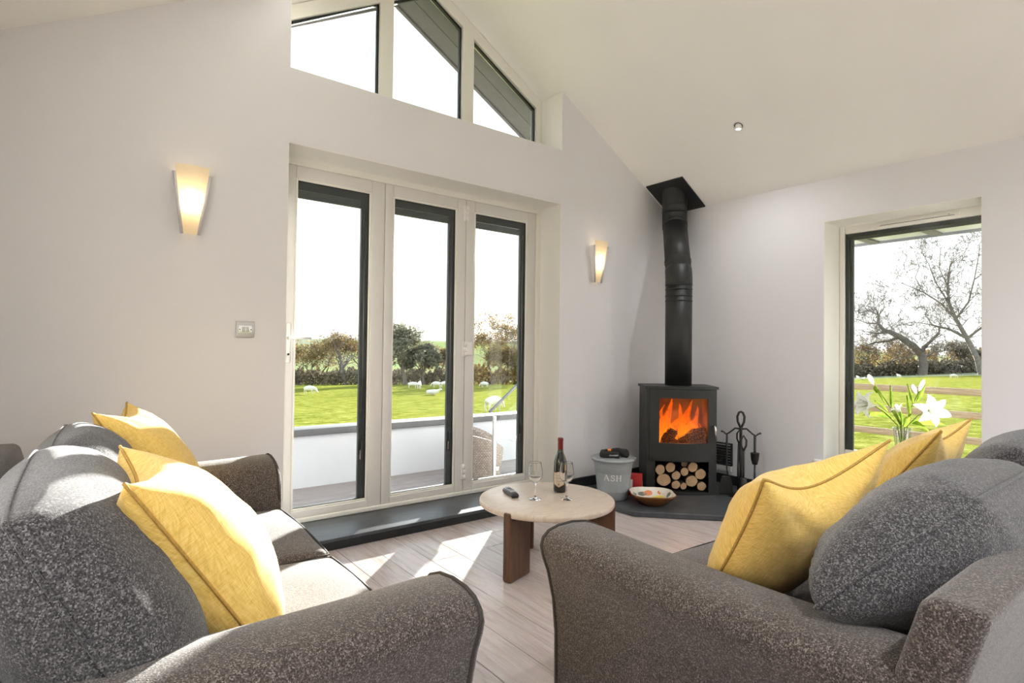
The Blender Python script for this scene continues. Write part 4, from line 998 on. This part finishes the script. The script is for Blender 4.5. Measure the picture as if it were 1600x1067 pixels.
# ------------------------------------------------------------------ lamps and switch
def lamps():
    M = MT
    for xc, lab in ((.447, 'lit tapered glass wall sconce left of the glazed doors'), (3.41, 'lit tapered glass wall sconce between the doors and the stove')):
        s = empty('wall_sconce', (xc, -.001, 1.71), 0, lab, 'wall light', 'wall sconces')
        zt, zr = .338, .300
        hw = lambda z: .034+.050*z/zt
        dp = lambda z: .030+.045*z/zt
        MB().rbox(-.045, .045, -.012, 0, .09, .25, .004).build('backplate', M['white_metal'], s)
        for sx in (-1, 1):
            a, b = Vector((sx*hw(0), -dp(0), 0)), Vector((sx*hw(zr), -dp(zr), zr))
            m = MB(); n = 5
            m.add([(sx*(hw(0)-.002), -.001, .004), (sx*(hw(0)-.002), -dp(0), .004), (sx*(hw(zr)-.002), -dp(zr), zr), (sx*(hw(zr)-.002), -.001, zr),
                   (sx*(hw(0)-.005), -.001, .004), (sx*(hw(0)-.005), -dp(0), .004), (sx*(hw(zr)-.005), -dp(zr), zr), (sx*(hw(zr)-.005), -.001, zr)],
                  [(0, 1, 2, 3), (7, 6, 5, 4), (0, 4, 5, 1), (1, 5, 6, 2), (2, 6, 7, 3), (3, 7, 4, 0)])
            m.build('side_cheek', M['white_metal'], s)
            MB().tube([a+Vector((sx*.003, -.003, 0)), (a+b)*.5+Vector((sx*.003, -.003, 0)), b+Vector((sx*.003, -.003, 0))], .0072, 8).build('rail', M['rail'], s)
        def sheet(off):
            def f(u, v):
                z = zt*v+.002; w = hw(z)-.006; x = (-1+2*u)*w
                return (x, -dp(z)+.004-.012*(1-(-1+2*u)**2)*(.4+.6*v)-off, z)
            return f
        m = MB().grid(sheet(0), 14, 14); m.build('glass_shade', M['frost'], s)
        MB().lathe([(0, .145), (.012, .15), (.017, .17), (.014, .19), (.008, .20), (0, .202)], 12, M=Matrix.Translation((0, -.038, -.02))).build('bulb', M['bulb'], s)
        l = bpy.data.lights.new('sconce_light', 'POINT'); o = bpy.data.objects.new('sconce_light', l); COL.objects.link(o); l.energy = .45; l.color = (1, .76, .48); l.shadow_soft_size = .02
        o.parent = s; o.location = (0, -.036, .185)
    sw = empty('light_switch', (.721, -.0005, 1.236), 0, 'satin steel double rocker light switch beside the doors', 'switch')
    MB().rbox(-.046, .046, -.007, 0, -.043, .043, .006, 3, 2).build('plate', M['steel'], sw)
    MB().rbox(-.034, .034, -.0095, -.005, -.023, .023, .004, 3, 2).build('raised_panel', M['chrome'], sw)
    for x in (-.009, .009): MB().rbox(x-.0075, x+.0075, -.0125, -.009, -.013, .013, .002).build('rocker', M['steel'], sw)
    for x in (-.028, .028): MB().tube([(x, -.0094, 0), (x, -.0112, 0)], .003, 8).build('screw', M['dark_plastic'], sw)
    # downlights: one in view, the rest unseen behind the camera, added as fill light
    tilt = math.atan(SL)
    spots = [(3.759, -1.076)]+[(x, y) for y in (-4.2, -6.2) for x in (3.2, .7)]
    for k, (x, y) in enumerate(spots):
        sg = 1 if x > XC else -1
        d = empty('downlight', (x, y, ceil_z(x)), 0, 'small white recessed downlight in the sloping ceiling' if k == 0 else 'added fill downlight behind the camera, '+('right' if x > XC else 'left')+' slope, '+('nearer' if y > -5.5 else 'farther')+' of two', 'downlight', 'ceiling downlights')
        d.rotation_euler = (0, sg*tilt, 0)
        MB().lathe([(.024, -.002), (.040, -.003), (.041, -.001), (.040, .0), (.024, .0)], 28).build('bezel', M['white_metal'], d)
        MB().lathe([(.030, -.0032), (.0235, -.0032)], 28).build('shadow_gap', M['gasket'], d, fix=False)
        Mx = Matrix.Rotation(-sg*tilt*.85, 4, 'Y')
        MB().lathe([(.0, -.028), (.020, -.028), (.0225, -.026), (.0235, -.006), (.022, .0), (0, .0)], 24, M=Mx).build('barrel', M['white_metal'], d)
        MB().lathe([(0, -.0285), (.0175, -.0285)], 20, M=Mx).build('lens', M['led'], d, fix=False)
        l = bpy.data.lights.new('downlight_beam', 'SPOT'); o = bpy.data.objects.new('downlight_beam', l); COL.objects.link(o)
        l.energy = DOWN if k else DOWN*.16; l.spot_size = R(150); l.spot_blend = 1; l.color = (.95, .975, 1); l.shadow_soft_size = .05
        o.location = (x-sg*.02, y, ceil_z(x)-.06)
DOWN = 170
lamps()

# ------------------------------------------------------------------ lilies in a glass vase on the sill
def lilies():
    M = MT; V = Vector((4.485, -1.868, WZ0))
    v = empty('vase', V, 0, 'clear glass vase on the window sill holding white lilies', 'vase')
    pr = [(0, .002), (.040, .0), (.043, .004), (.040, .03), (.038, .08), (.042, .16), (.050, .24), (.056, .285), (.054, .2855), (.048, .24), (.0395, .16), (.0355, .08), (.037, .03), (.034, .016), (0, .013)]
    MB().lathe(pr, 36).build('vase_body', M['crystal'], v)
    def petal(M_, L, w, curl, name, parent, mat='petal'):
        def f(u, t):
            x = (-1+2*u)*w*math.sin(PI*min(1, .08+.92*t**.8))**.8; c = curl*t*t
            return (x, L*t*math.cos(c*.55)-.15*L*t*t*curl*.3, L*.22*math.sin(t*2.2)-L*.25*curl*t**3+abs(x)*.25)
        g = MB().grid(f, 6, 9, M=M_); g.build(name, M[mat], parent)
    def flower(P, aim, parent, size=.105, roll=0, curl=1.0):
        q = Vector(aim).normalized().to_track_quat('Z', 'Y').to_matrix().to_4x4()
        B = Matrix.Translation(P) @ q @ Matrix.Rotation(roll, 4, 'Z')
        for k in range(6):
            big = k % 2 == 0
            petal(B @ Matrix.Rotation(k*PI/3, 4, 'Z') @ Matrix.Rotation(R(38 if big else 30), 4, 'X'), size*(1 if big else .94), size*(.21 if big else .16), curl, 'petal', parent)
        for k in range(5):
            a = k*2*PI/5; d = Vector((.18*math.cos(a), .18*math.sin(a), .55))*size
            MB().tube([B @ Vector((0, 0, 0)), B @ d], .0011, 5).build('stamen', M['stem'], parent)
            MB().tube([B @ (d+Vector((-.004, 0, .001))), B @ (d+Vector((.004, 0, .001)))], .0020, 6).build('anther', M['stamen'], parent)
    def bud(P, d, L, r, parent, mat='petal'):
        d = Vector(d).normalized(); B = Matrix.Translation(P) @ d.to_track_quat('Z', 'Y').to_matrix().to_4x4()
        MB().lathe([(.002, 0), (r*.6, L*.15), (r, L*.5), (r*.9, L*.75), (r*.45, L*.95), (0, L)], 10, M=B).build('bud', M[mat], parent)
    def leaf(P, d, L, w, droop, parent):
        d = Vector(d).normalized(); s = d.cross(Vector((.6, -.5, .3))).normalized(); n = s.cross(d)
        def f(u, t):
            x = (-1+2*u)*w*1.4*math.sin(PI*min(1, .06+.94*t**.9))
            return P+d*L*t+s*x+n*(abs(-1+2*u)*w*.35)+Vector((0, 0, -droop*L*t*t))
        MB().grid(f, 4, 8).build('leaf', M['lily_leaf'], parent)
    base = V+Vector((0, 0, .02)); neck = V+Vector((0, 0, .30))
    def stem(P, off):
        a = base+Vector((off[0]*.5, -off[1]*.5, 0)); b = neck+Vector((off[0], off[1], 0)); c = (b+P)/2+Vector((0, 0, .015))
        return [a, (a+b)/2, b, c, P]
    def lily(label, top, off, fl=None, buds=(), leaves=(), aim=(-1, 0, .2)):
        l = empty('lily', V, 0, label, 'flower', 'white lilies in the vase')
        inv = Matrix.Translation(-V)
        kids0 = set(bpy.data.objects)
        T = V+Vector((0, top[0], top[1]-WZ0)) if len(top) == 2 else Vector(top)
        MB().tube(stem(T, off), .0032, 6).build('stem', M['stem'], l)
        if fl: flower(T, aim, l, **fl)
        for (p, d, L_, r_, m_) in buds: bud(Vector(p), d, L_, r_, l, m_)
        for (p, d, L_, w_, dr) in leaves: leaf(Vector(p), d, L_, w_, dr, l)
        for o in set(bpy.data.objects)-kids0: o.matrix_local = inv @ o.matrix_local
    X = 4.485
    lily('open white lily drooping at the left of the vase', (X-.02, -1.690, .79), (.0, .03), dict(size=.165, roll=.5, curl=1.2), leaves=(((X, -1.80, .70), (0, .9, .35), .19, .016, .35), ((X, -1.81, .69), (-.1, .75, .75), .15, .014, .1)), aim=(-.85, .5, .05))
    lily('open white lily facing the room at the right of the vase', (X-.02, -2.02, .775), (.0, -.03), dict(size=.165, roll=.2, curl=1.1), leaves=(((X, -1.92, .68), (0, -.95, .35), .20, .018, .3), ((X, -1.91, .68), (-.2, -.8, .2), .16, .016, .75)), aim=(-.75, -.6, .12))
    lily('tall lily stem with a closed white bud at the upper left', (X, -1.70, .92), (.01, .015), None, buds=(((X, -1.695, .925), (0, .45, .9), .085, .017, 'petal'), ((X, -1.715, .87), (-.2, .3, .9), .05, .012, 'lily_leaf')), leaves=(((X, -1.76, .80), (0, .45, .9), .17, .013, 0), ((X, -1.80, .76), (.0, .05, 1), .17, .017, 0), ((X, -1.78, .74), (-.2, .5, .7), .13, .016, .2)))
    lily('lily stem with a pointed bud at the upper right', (X, -1.965, .90), (.012, -.012), None, buds=(((X, -1.965, .90), (0, -.35, .95), .085, .013, 'petal'), ((X, -1.95, .88), (-.2, .25, .9), .07, .012, 'petal')), leaves=(((X, -1.93, .80), (0, .25, 1), .15, .015, 0), ((X, -1.95, .83), (0, -.4, .95), .12, .013, 0), ((X, -1.91, .72), (-.1, .1, 1), .15, .017, 0)))
    lily('half open lily low in the middle of the bunch', (X-.03, -1.865, .755), (-.015, 0), dict(size=.07, roll=.9, curl=.5), leaves=(((X, -1.86, .66), (-.3, .3, .9), .14, .018, .1), ((X, -1.87, .65), (-.4, -.4, .8), .13, .018, .2), ((X, -1.86, .66), (-.2, .05, 1), .12, .02, 0)), aim=(-.5, .4, .75))
lilies()

# ------------------------------------------------------------------ outside
def slope_k(x, y):
    d = math.hypot(x, y+3.3); t = y/max(d, 1e-6); t = min(1, max(0, (t-.1)/.5)); return t*t*(3-2*t)
def ground_z(x, y):
    d = math.hypot(x, y+3.3); k = slope_k(x, y); s = .012+.033*k
    z = -.45-s*max(0, min(d, 125)-6)
    if d > 100:
        u = min(1, (d-100)/420); u = u*u*(3-2*u); z += u*(14.5*k+1.0*(1-k))
    z += .35*noise.noise(Vector((x*.03, y*.03, 1)))*min(1, d/40)
    return z
def outside():
    M = MT
    # ground in rings round the house, fine near, coarse far
    def patch(name, d0, d1, nr, na, mat, lab):
        m = MB()
        def f(u, v):
            a = R(-180)+R(360)*u; d = d0*(d1/d0)**v; x, y = d*math.cos(a), d*math.sin(a)-3.3
            return (x, y, ground_z(x, y))
        m.grid(f, na, nr); m.build(name, M[mat], kind='structure', label=lab)
    patch('field', 4.2, 118, 60, 160, 'grass', 'bright green sheep pasture outside the windows')
    patch('far_fields', 116, 560, 26, 130, 'far', 'pale patchwork of fields beyond the hedge')
    m = MB().box(-9, 5.4, -14, 7, -.60, -.46); m.build('garden_ground', M['grass'], kind='structure', label='grass under and around the house')
    m = MB()
    def hill(u, v):
        a = R(20)+R(90)*u; d = 900; x, y = d*math.cos(a), d*math.sin(a)
        h = 21+6*noise.noise(Vector((u*9, 2, 0)))+3*noise.noise(Vector((u*25, 5, 0)))
        return (x*(1+.35*v), y*(1+.35*v), -25+(h+25)*v)
    m.grid(hill, 60, 4); m.build('distant_moor', M['moor'], kind='structure', label='grey distant hills on the horizon')
    # deck and parapet
    dk = MB().box(-1.2, 5.0, TH+.004, 1.80, -.16, -.125).build('deck', M['subfloor'], kind='structure', label='timber deck outside the doors')
    y = TH+.006
    while y < 1.79:
        MB().rbox(-1.2, 5.0, y, min(y+.138, 1.80), -.124, -.10, .003, 1).build('deck_board', M['deck'], dk); y += .144
    pw = MB().box(-1.2, 4.35, 1.80, 1.98, -.45, .36).build('parapet_wall', M['render_white'], label='low white rendered parapet wall at the edge of the deck', cat='wall')
    MB().rbox(-1.22, 4.37, 1.77, 2.01, .36, .42, .006, 2).build('coping', M['coping'], pw, label='flat grey coping')
    # glass balustrade with a sloping handrail
    b = empty('glass_balustrade', (0, 0, 0), 0, 'glass balustrade with steel posts and sloping handrail on the deck', 'balustrade')
    for x, zt in ((2.977, .55), (3.75, 1.10)): MB().rbox(x-.014, x+.014, .79, .815, -.10, zt, .004).build('post', M['steel'], b)
    MB().rbox(-.50, .62, -.014, .014, -.009, .009, .004, 2, M=Matrix.Translation((3.32, .803, .89)) @ Matrix.Rotation(-R(37), 4, 'Y')).build('handrail', M['coping'], b)
    MB().prism([(3.0, -.05), (3.72, -.05), (3.72, 1.02), (3.0, .50)], .799, .807).build('glass_panel', M['glass'], b)
    for x, z in ((3.0, .08), (3.0, .36)): MB().rbox(x-.012, x+.020, .785, .82, z-.02, z+.02, .004).build('clamp', M['steel'], b)
    # wicker tub chairs and a small round table
    def chair(loc, rz, label):
        c = empty('wicker_chair', loc, rz, label, 'chair', 'wicker tub chairs on the deck')
        def f(u, v):
            a = R(-20)+R(220)*u; r = .17+.035*v; z = .02+(.29+.13*math.sin(PI*u)**.8)*v
            return (r*math.cos(a), r*math.sin(a)*1.0, z)
        def f2(u, v): p = f(u, v); return (p[0]*.92, p[1]*.92, p[2])
        sh = MB().grid(f, 30, 8).grid(f2, 30, 8)
        vs = [f(i/30, 1) for i in range(31)]+[f2(i/30, 1) for i in range(31)]
        sh.add(vs, [(i, i+1, 32+i, 31+i) for i in range(30)], True)
        o = sh.build('shell', MT['wicker'], c)
        set_uv(o, lambda q: (math.atan2(q.y, q.x)*.25, q.z))
        o = MB().lathe([(0, .20), (.15, .20), (.158, .17), (.15, .14), (0, .14)], 24).build('seat', MT['wicker'], c); set_uv(o, lambda q: (q.x, q.y))
        MB().lathe([(0, .24), (.135, .238), (.145, .22), (.142, .205), (0, .204)], 24).build('seat_pad', MT['white_metal'], c)
        for a in (20, 160, 200, 340): MB().tube([(.145*math.cos(R(a)), .145*math.sin(R(a)), 0), (.145*math.cos(R(a)), .145*math.sin(R(a)), .16)], .015, 6).build('leg', MT['twig'], c)
    chair((3.13, 1.18, -.10), R(100), 'wicker tub chair nearest the doors on the deck')
    chair((3.43, 1.53, -.10), R(60), 'wicker tub chair further back by the parapet wall')
    t = empty('garden_table', (3.53, 1.03, -.10), 0, 'small round white table on the deck', 'table')
    MB().lathe([(0, .36), (.165, .36), (.17, .37), (.165, .38), (0, .38)], 32).build('table_top', M['white_metal'], t)
    MB().lathe([(.015, .36), (.015, .03), (.12, .02), (.12, 0), (0, 0)], 16).build('pedestal', M['steel'], t)
    # post and rail fence seen through the side window
    f = empty('post_and_rail_fence', (0, 0, 0), 0, 'timber post and rail fence between house and pasture', 'fence')
    for k, z in enumerate((.63, .27, -.12)):
        MB().rbox(10.98, 11.02, -4.6, 6.5, z-.108, z, .006, 1).build('rail', M['fence'], f)
    for yy in (-4.5, -2.75, -1.0, 1.12, 3.0, 4.8, 6.4): MB().box(11.02, 11.12, yy-.05, yy+.05, -.65, .74).build('post', M['fence'], f)
outside()

def branches(rnd, p, d, L, r, depth, out, spread, gnarl, up, maxd):
    n = 4 if depth < 3 else 3; pts = [p]; rr = [r]; q = p.copy(); dd = d.copy()
    for i in range(n):
        dd = (dd+Vector((rnd.gauss(0, gnarl), rnd.gauss(0, gnarl), rnd.gauss(0, gnarl*.7)+up))).normalized(); q = q+dd*L/n; pts.append(q.copy()); rr.append(r*(1-.42*(i+1)/n))
    out.append((depth, pts, rr))
    if depth >= maxd: return
    k = rnd.choice((2, 3)) if depth < 2 else rnd.choice((2, 2, 3))
    for i in range(k+(1 if depth < 3 else 0)):
        t = rnd.uniform(.35, 1) if i >= k else 1
        j = max(1, min(n, int(round(t*n)))); b = pts[j]
        ax = dd.orthogonal(); ax.rotate(Matrix.Rotation(rnd.uniform(0, 2*PI), 3, dd)); nd = dd.copy(); nd.rotate(Matrix.Rotation(rnd.uniform(.5, 1.15)*spread, 3, ax))
        branches(rnd, b, nd, L*rnd.uniform(.62, .86), rr[j]*rnd.uniform(.6, .8), depth+1, out, spread, gnarl, up, maxd)
def tree(label, x, y, h, seed, spread=.75, gnarl=.13, up=.05, lean=(0, 0), maxd=6, r=None, mat='twig', leaves=None, nl=1.0, minr=.012, trunk=.28, leafs=.16):
    rnd = random.Random(seed); t = empty('tree', (x, y, ground_z(x, y)-.1), 0, label, 'tree', 'bare trees of the hedgerow')
    out = []; branches(rnd, Vector((0, 0, 0)), Vector((lean[0], lean[1], 1)).normalized(), h*trunk, r or h*.035, 0, out, spread, gnarl, up, maxd)
    top = max(p.z for _, ps, _ in out for p in ps); k = h/top
    tr, br, tw = MB(), MB(), MB()
    for dp, ps, rr in out:
        ps = [p*k for p in ps]; rr = [max(minr*.5, q*k) if dp else q*k for q in rr]
        (tr if dp < 1 else br if dp < 4 else tw).tube(ps, rr, 7 if dp < 2 else 4 if dp < 4 else 3, cap=False)
    tr.build('trunk', MT[mat], t, fix=False); br.build('branches', MT[mat], t, fix=False); tw.build('twigs', MT[mat], t, fix=False)
    if leaves:
        m = MB(); ends = [ps[-1]*k for dp, ps, _ in out if dp >= maxd-1]
        for e in ends:
            for _ in range(int(3*nl)):
                c = e+Vector((rnd.gauss(0, .3), rnd.gauss(0, .3), rnd.gauss(0, .25))); s = rnd.uniform(.5, 1.2)*leafs
                a = Vector((rnd.gauss(0, 1), rnd.gauss(0, 1), rnd.gauss(0, 1))).normalized()*s; b = a.orthogonal().normalized()*s*.7
                m.add([c-a, c+b, c+a, c-b], [(0, 1, 2, 3)])
        m.build('leaves', MT[leaves], t, fix=False, kind='stuff')
    return t
def limb_tree(lab, px, d, seed, r0, limbs, twl):
    # limbs are drawn in the plane facing the house, then wander in depth; finer wood grows from them
    rnd = random.Random(seed); x, y = at(px, d); t = empty('tree', (x, y, ground_z(x, y)-.1), 0, lab, 'tree', 'bare trees of the hedgerow')
    c, s = pix_dir(px); rt = Vector((s, -c, 0)); fw = Vector((c, s, 0)); tr, br, tw = MB(), MB(), MB(); out = []
    rad = {}
    for k, l in enumerate(limbs):
        n = len(l); r = r0 if k == 0 else rad.get(l[0], r0*.4)*.62; ps = []; rr = []; dep = rad.get(('d', l[0]), 0.0); dd = rnd.uniform(-.5, .5)
        for i, (a, b) in enumerate(l):
            ps.append(rt*a+Vector((0, 0, b))+fw*(dep+dd*i*.7)); rr.append(max(.06, r*(1-.78*i/(n-1))))
            if l[i] not in rad: rad[l[i]] = rr[-1]; rad[('d', l[i])] = dep+dd*i*.7
        (tr if k == 0 else br).tube(ps, rr, 7, cap=False)
        for i in range(1 if k else 3, n):
            for _ in range(5 if i < n-1 else 6):
                f = rnd.random() if i < n-1 else 1; p = ps[i-1]*(1-f)+ps[i]*f
                g = (ps[i]-ps[i-1]).normalized(); v = (g+Vector((rnd.gauss(0, .8), rnd.gauss(0, .8), rnd.gauss(.25, .6)))).normalized()
                branches(rnd, p, v, twl*rnd.uniform(.6, 1.1), min(.10, rr[i]*.6), 3, out, .8, .22, .03, 7)
    for dp, ps, rr in out: tw.tube(ps, [max(.026, q) for q in rr], 3, cap=False)
    tr.build('trunk', MT['twig'], t, fix=False); br.build('branches', MT['twig'], t, fix=False); tw.build('twigs', MT['twig'], t, fix=False)
def pix_dir(px):
    yaw = R(52.361)-math.atan((px-800)/882.53); return math.cos(yaw), math.sin(yaw)
def at(px, d): c, s = pix_dir(px); dd = d/math.cos(math.atan((px-800)/882.53)); return c*dd, s*dd-3.3
def trees():
    T = [ # px, depth, height, ...
     ('gnarled hedgerow tree at the far left of the first door pane', 468, 80, 7.0, 21, dict(leaves='autumn', nl=.8, lean=(-.2, .1))),
     ('slender leaning tree second from the left in the door view', 489, 82, 6.6, 22, dict(leaves='autumn', nl=.8, lean=(-.35, .2))),
     ('crooked tree between the slender ones in the first door pane', 505, 84, 6.8, 23, dict(leaves='autumn', nl=.6, lean=(-.3, .2))),
     ('broad brown tree in the middle of the first door pane', 524, 80, 7.4, 24, dict(leaves='autumn', nl=1.0)),
     ('tall bare tree rising above the others in the first door pane', 541, 79, 9.4, 25, dict(maxd=7, spread=.62)),
     ('brown tree at the right edge of the first door pane', 566, 84, 7.5, 26, dict(leaves='autumn', nl=.8)),
     ('dense dark evergreen tree in the middle door pane', 634, 74, 8.0, 27, dict(leaves='evergreen', nl=3, leafs=.2, maxd=6)),
     ('bushy evergreen tree beside the dense dark one in the middle pane', 662, 76, 5.6, 28, dict(leaves='evergreen', nl=4, leafs=.20)),
     ('low brown tree at the right edge of the middle door pane', 692, 80, 5.6, 29, dict(leaves='autumn', nl=3)),
     ('tall bare tree at the left of the third door pane', 768, 84, 11.0, 30, dict(leaves='autumn', nl=.8, maxd=7)),
     ('tall bare tree at the right of the third door pane', 806, 84, 11.0, 31, dict(leaves='autumn', nl=.8, maxd=7)),
     ('low autumn tree in the hedge of the third door pane', 786, 82, 5.5, 32, dict(leaves='autumn', nl=3)),
     ('small crooked tree left of the oak in the side window view', 1386, 118, 9.5, 35, dict(leaves='autumn', nl=.5, gnarl=.2, spread=.9, maxd=7, minr=.045)),
     ('slim young tree between the crooked tree and the oak', 1412, 122, 7.0, 36, dict(leaves='autumn', nl=1.2, minr=.04)),
     ('low thorny tree at the left edge of the side window view', 1350, 120, 8.0, 37, dict(leaves='autumn', nl=1.0, minr=.04)),
     ('low bushy tree right of the oak in the hedge', 1478, 120, 6.5, 38, dict(leaves='hedge', nl=2, minr=.04)),
     ('low bushy tree below the very tall bare tree', 1512, 118, 6.5, 39, dict(leaves='hedge', nl=2, minr=.04)),
    ]
    for lab, px, d, h, sd, kw in T:
        x, y = at(px, d); tree(lab, x, y, h, sd, **kw)
    limb_tree('old leaning oak with a thick trunk in the side window view', 1441, 112, 45, .95,
        [[(0, 0), (.2, 2.0), (.0, 3.8), (-1.2, 5.6), (-3.6, 7.6), (-5.2, 8.6), (-6.3, 9.0), (-7.3, 10.4), (-7.2, 12.0)], [(.0, 3.8), (.3, 5.6), (1.6, 7.0), (2.6, 8.4), (2.9, 10.0)], [(.1, 3.2), (1.8, 4.6), (4.0, 5.0)],
         [(-3.6, 7.6), (-5.6, 6.8), (-8.2, 6.4), (-10, 5.6)], [(-5.2, 8.6), (-7.6, 8.3), (-9.8, 8.8)], [(-7.2, 12.0), (-8.8, 13.2), (-10.2, 12.6)], [(-7.2, 12), (-6.2, 13.6), (-6.4, 15)], [(-7.3, 10.4), (-9.0, 10.4), (-10.8, 11.2)]], 1.9)
    limb_tree('very tall bare tree at the right edge of the side window view', 1534, 100, 34, .55,
        [[(0, 0), (-.6, 3), (-2.0, 6.5), (-3.6, 10), (-4.6, 13), (-4.8, 16), (-4.4, 20)], [(-2.0, 6.5), (-4.6, 8.2), (-7.0, 9.0), (-8.0, 10.8)], [(-3.6, 10), (-5.8, 13), (-8.4, 15.2), (-11.5, 17)], [(-3.6, 10), (-1.8, 13), (-1.0, 17), (-.4, 21)], [(-4.6, 13), (-6.6, 17), (-7.6, 20.5)],
         [(-2.0, 6.5), (.6, 9), (3.0, 12), (4.6, 16)], [(-1.0, 17), (1.6, 19), (2.6, 22.5)], [(-4.8, 16), (-6, 19.5), (-5.8, 23)], [(-8.4, 15.2), (-9.6, 18), (-9.0, 20)], [(-7, 9), (-10, 9.6), (-12, 9.0)]], 2.6)
    # hedgerow along the field edge: uncountable leaves
    def hedge(name, p0, p1, dd, h, n, mat, lab, seed, size):
        rnd = random.Random(seed); m = MB()
        for _ in range(n):
            px = rnd.uniform(p0, p1); d = rnd.gauss(dd, 1.6); x, y = at(px, d)
            hh = h*(.7+.5*noise.noise(Vector((px*.05, seed, 0)))+.25*noise.noise(Vector((px*.2, seed, 3))))
            z = ground_z(x, y)+hh*rnd.random()**.8; c = Vector((x, y, z)); s = rnd.uniform(.5, 1.3)*size
            a = Vector((rnd.gauss(0, 1), rnd.gauss(0, 1), rnd.gauss(0, 1))).normalized()*s; b = a.orthogonal().normalized()*s*.7
            m.add([c-a, c+b, c+a, c-b], [(0, 1, 2, 3)])
        m.build(name, MT[mat], kind='stuff', label=lab, cat='hedge', fix=False)
    hedge('hedgerow', 430, 720, 81, 3.0, 15000, 'hedge', 'dark bramble hedge along the pasture beyond the doors', 5, .17)
    hedge('hedgerow', 720, 850, 84, 3.6, 9000, 'autumn', 'brown hedge beyond the pasture in the third door pane', 6, .17)
    hedge('hedgerow', 1310, 1560, 116, 3.6, 16000, 'hedge', 'dark hedge along the far side of the pasture in the side window', 7, .26)
    hedge('shrub_bank', 1310, 1560, 121, 6.0, 6000, 'autumn', 'brown scrub behind the hedge in the side window', 8, .24)
trees()

# ------------------------------------------------------------------ sheep
def sheep_mesh(lying=False, grazing=True):
    me = bpy.data.meshes.new('sheep_skeleton'); o = bpy.data.objects.new('sheep_skeleton', me); COL.objects.link(o)
    V = []; E = []; Rr = []
    def v(p, r, par=None):
        V.append(p); Rr.append(r if isinstance(r, tuple) else (r, r)); 
        if par is not None: E.append((par, len(V)-1))
        return len(V)-1
    zb = .32 if lying else .60
    hip = v((-.40, 0, zb+.02), (.20, .23)); mid = v((-.05, 0, zb-.02), (.25, .27), hip); ch = v((.32, 0, zb+.01), (.21, .24), mid)
    if grazing:
        nk = v((.55, 0, zb-.08), .12, ch); hd = v((.70, 0, zb-.30), .085, nk); v((.80, 0, zb-.46), .05, hd)
    else:
        nk = v((.50, 0, zb+.14), .13, ch); hd = v((.60, 0, zb+.27), .095, nk); v((.76, 0, zb+.20), .06, hd)
    v((-.62, 0, zb-.02), .05, hip)
    if not lying:
        for sx in (-1, 1):
            a = v((.30, sx*.13, zb-.22), .075, ch); b = v((.29, sx*.13, .20), .04, a); v((.30, sx*.13, .02), .035, b)
            a = v((-.40, sx*.13, zb-.20), .09, hip); b = v((-.47, sx*.13, .24), .042, a); v((-.42, sx*.13, .02), .035, b)
    me.from_pydata(V, E, []); me.update()
    o.modifiers.new('skin', 'SKIN')
    for k, q in enumerate(me.skin_vertices[0].data): q.radius = Rr[k]; q.use_root = (k == 0)
    sd = o.modifiers.new('sub', 'SUBSURF'); sd.levels = 1
    dg = bpy.context.evaluated_depsgraph_get(); dg.update(); res = bpy.data.meshes.new_from_object(o.evaluated_get(dg))
    bpy.data.objects.remove(o); res.materials.clear(); res.materials.append(MT['wool'])
    res.polygons.foreach_set('use_smooth', [True]*len(res.polygons)); res.name = 'sheep'
    return res
def flock():
    A, B, C = sheep_mesh(False, True), sheep_mesh(True, False), sheep_mesh(False, False)
    L = [(484, 616, A, -.2, 'sheep grazing alone in the first door pane', 1), (645, 607, A, .2, 'sheep standing by the hedge in the middle door pane', 1), (655, 608, C, 1.6, 'sheep seen from behind in the middle door pane', 1), (682, 606, A, 2.9, 'sheep grazing near the blind edge of the middle door pane', 1),
         (677, 617, B, .1, 'sheep lying down in the middle door pane', 1), (696, 605.5, A, 0, 'small distant sheep at the right edge of the middle door pane', 1), (757, 606, A, 2.6, 'small distant sheep at the left of the third door pane', 1), (771, 644, A, .9, 'nearest and largest sheep, in the third door pane', 1),
         (1341, 580, C, 1.5, 'sheep at the far left of the side window view', 1), (1348, 583, B, .4, 'sheep lying between the two left sheep of the side window', 1), (1358, 580, B, .2, 'third sheep from the left in the side window view', 1), (1405, 579, C, 1.6, 'distant sheep facing away below the oak', 1), (1490, 591, A, -.1, 'large sheep grazing at the right of the side window', 1)]
    yaw = R(52.361)
    for px, py, me, ro, lab, sc in L:
        # walk out along the ray until it meets the pasture
        u = (px-800)/882.53; v = (py-533.5)/882.53
        c, s = math.cos(R(.6892)), math.sin(R(.6892)); pit = R(.9105)
        f = Vector((math.cos(yaw)*math.cos(pit), math.sin(yaw)*math.cos(pit), math.sin(pit))); rt = Vector((math.sin(yaw), -math.cos(yaw), 0)); up = rt.cross(f)
        d = (c*rt+s*up)*u-(-s*rt+c*up)*v+f; d.normalize(); t = 5
        while t < 112:
            p = Vector((0, -3.3, 1.14))+d*t
            if p.z <= ground_z(p.x, p.y): break
            t += .25
        o = bpy.data.objects.new('sheep', me); COL.objects.link(o); o.location = (p.x, p.y, ground_z(p.x, p.y)-(.05 if me is B else 0))
        o.rotation_euler = (0, 0, math.atan2(rt.y, rt.x)+ro); o.scale = (sc*.8,)*3
        tag(o, lab, 'sheep', 'sheep in the pasture')
flock()
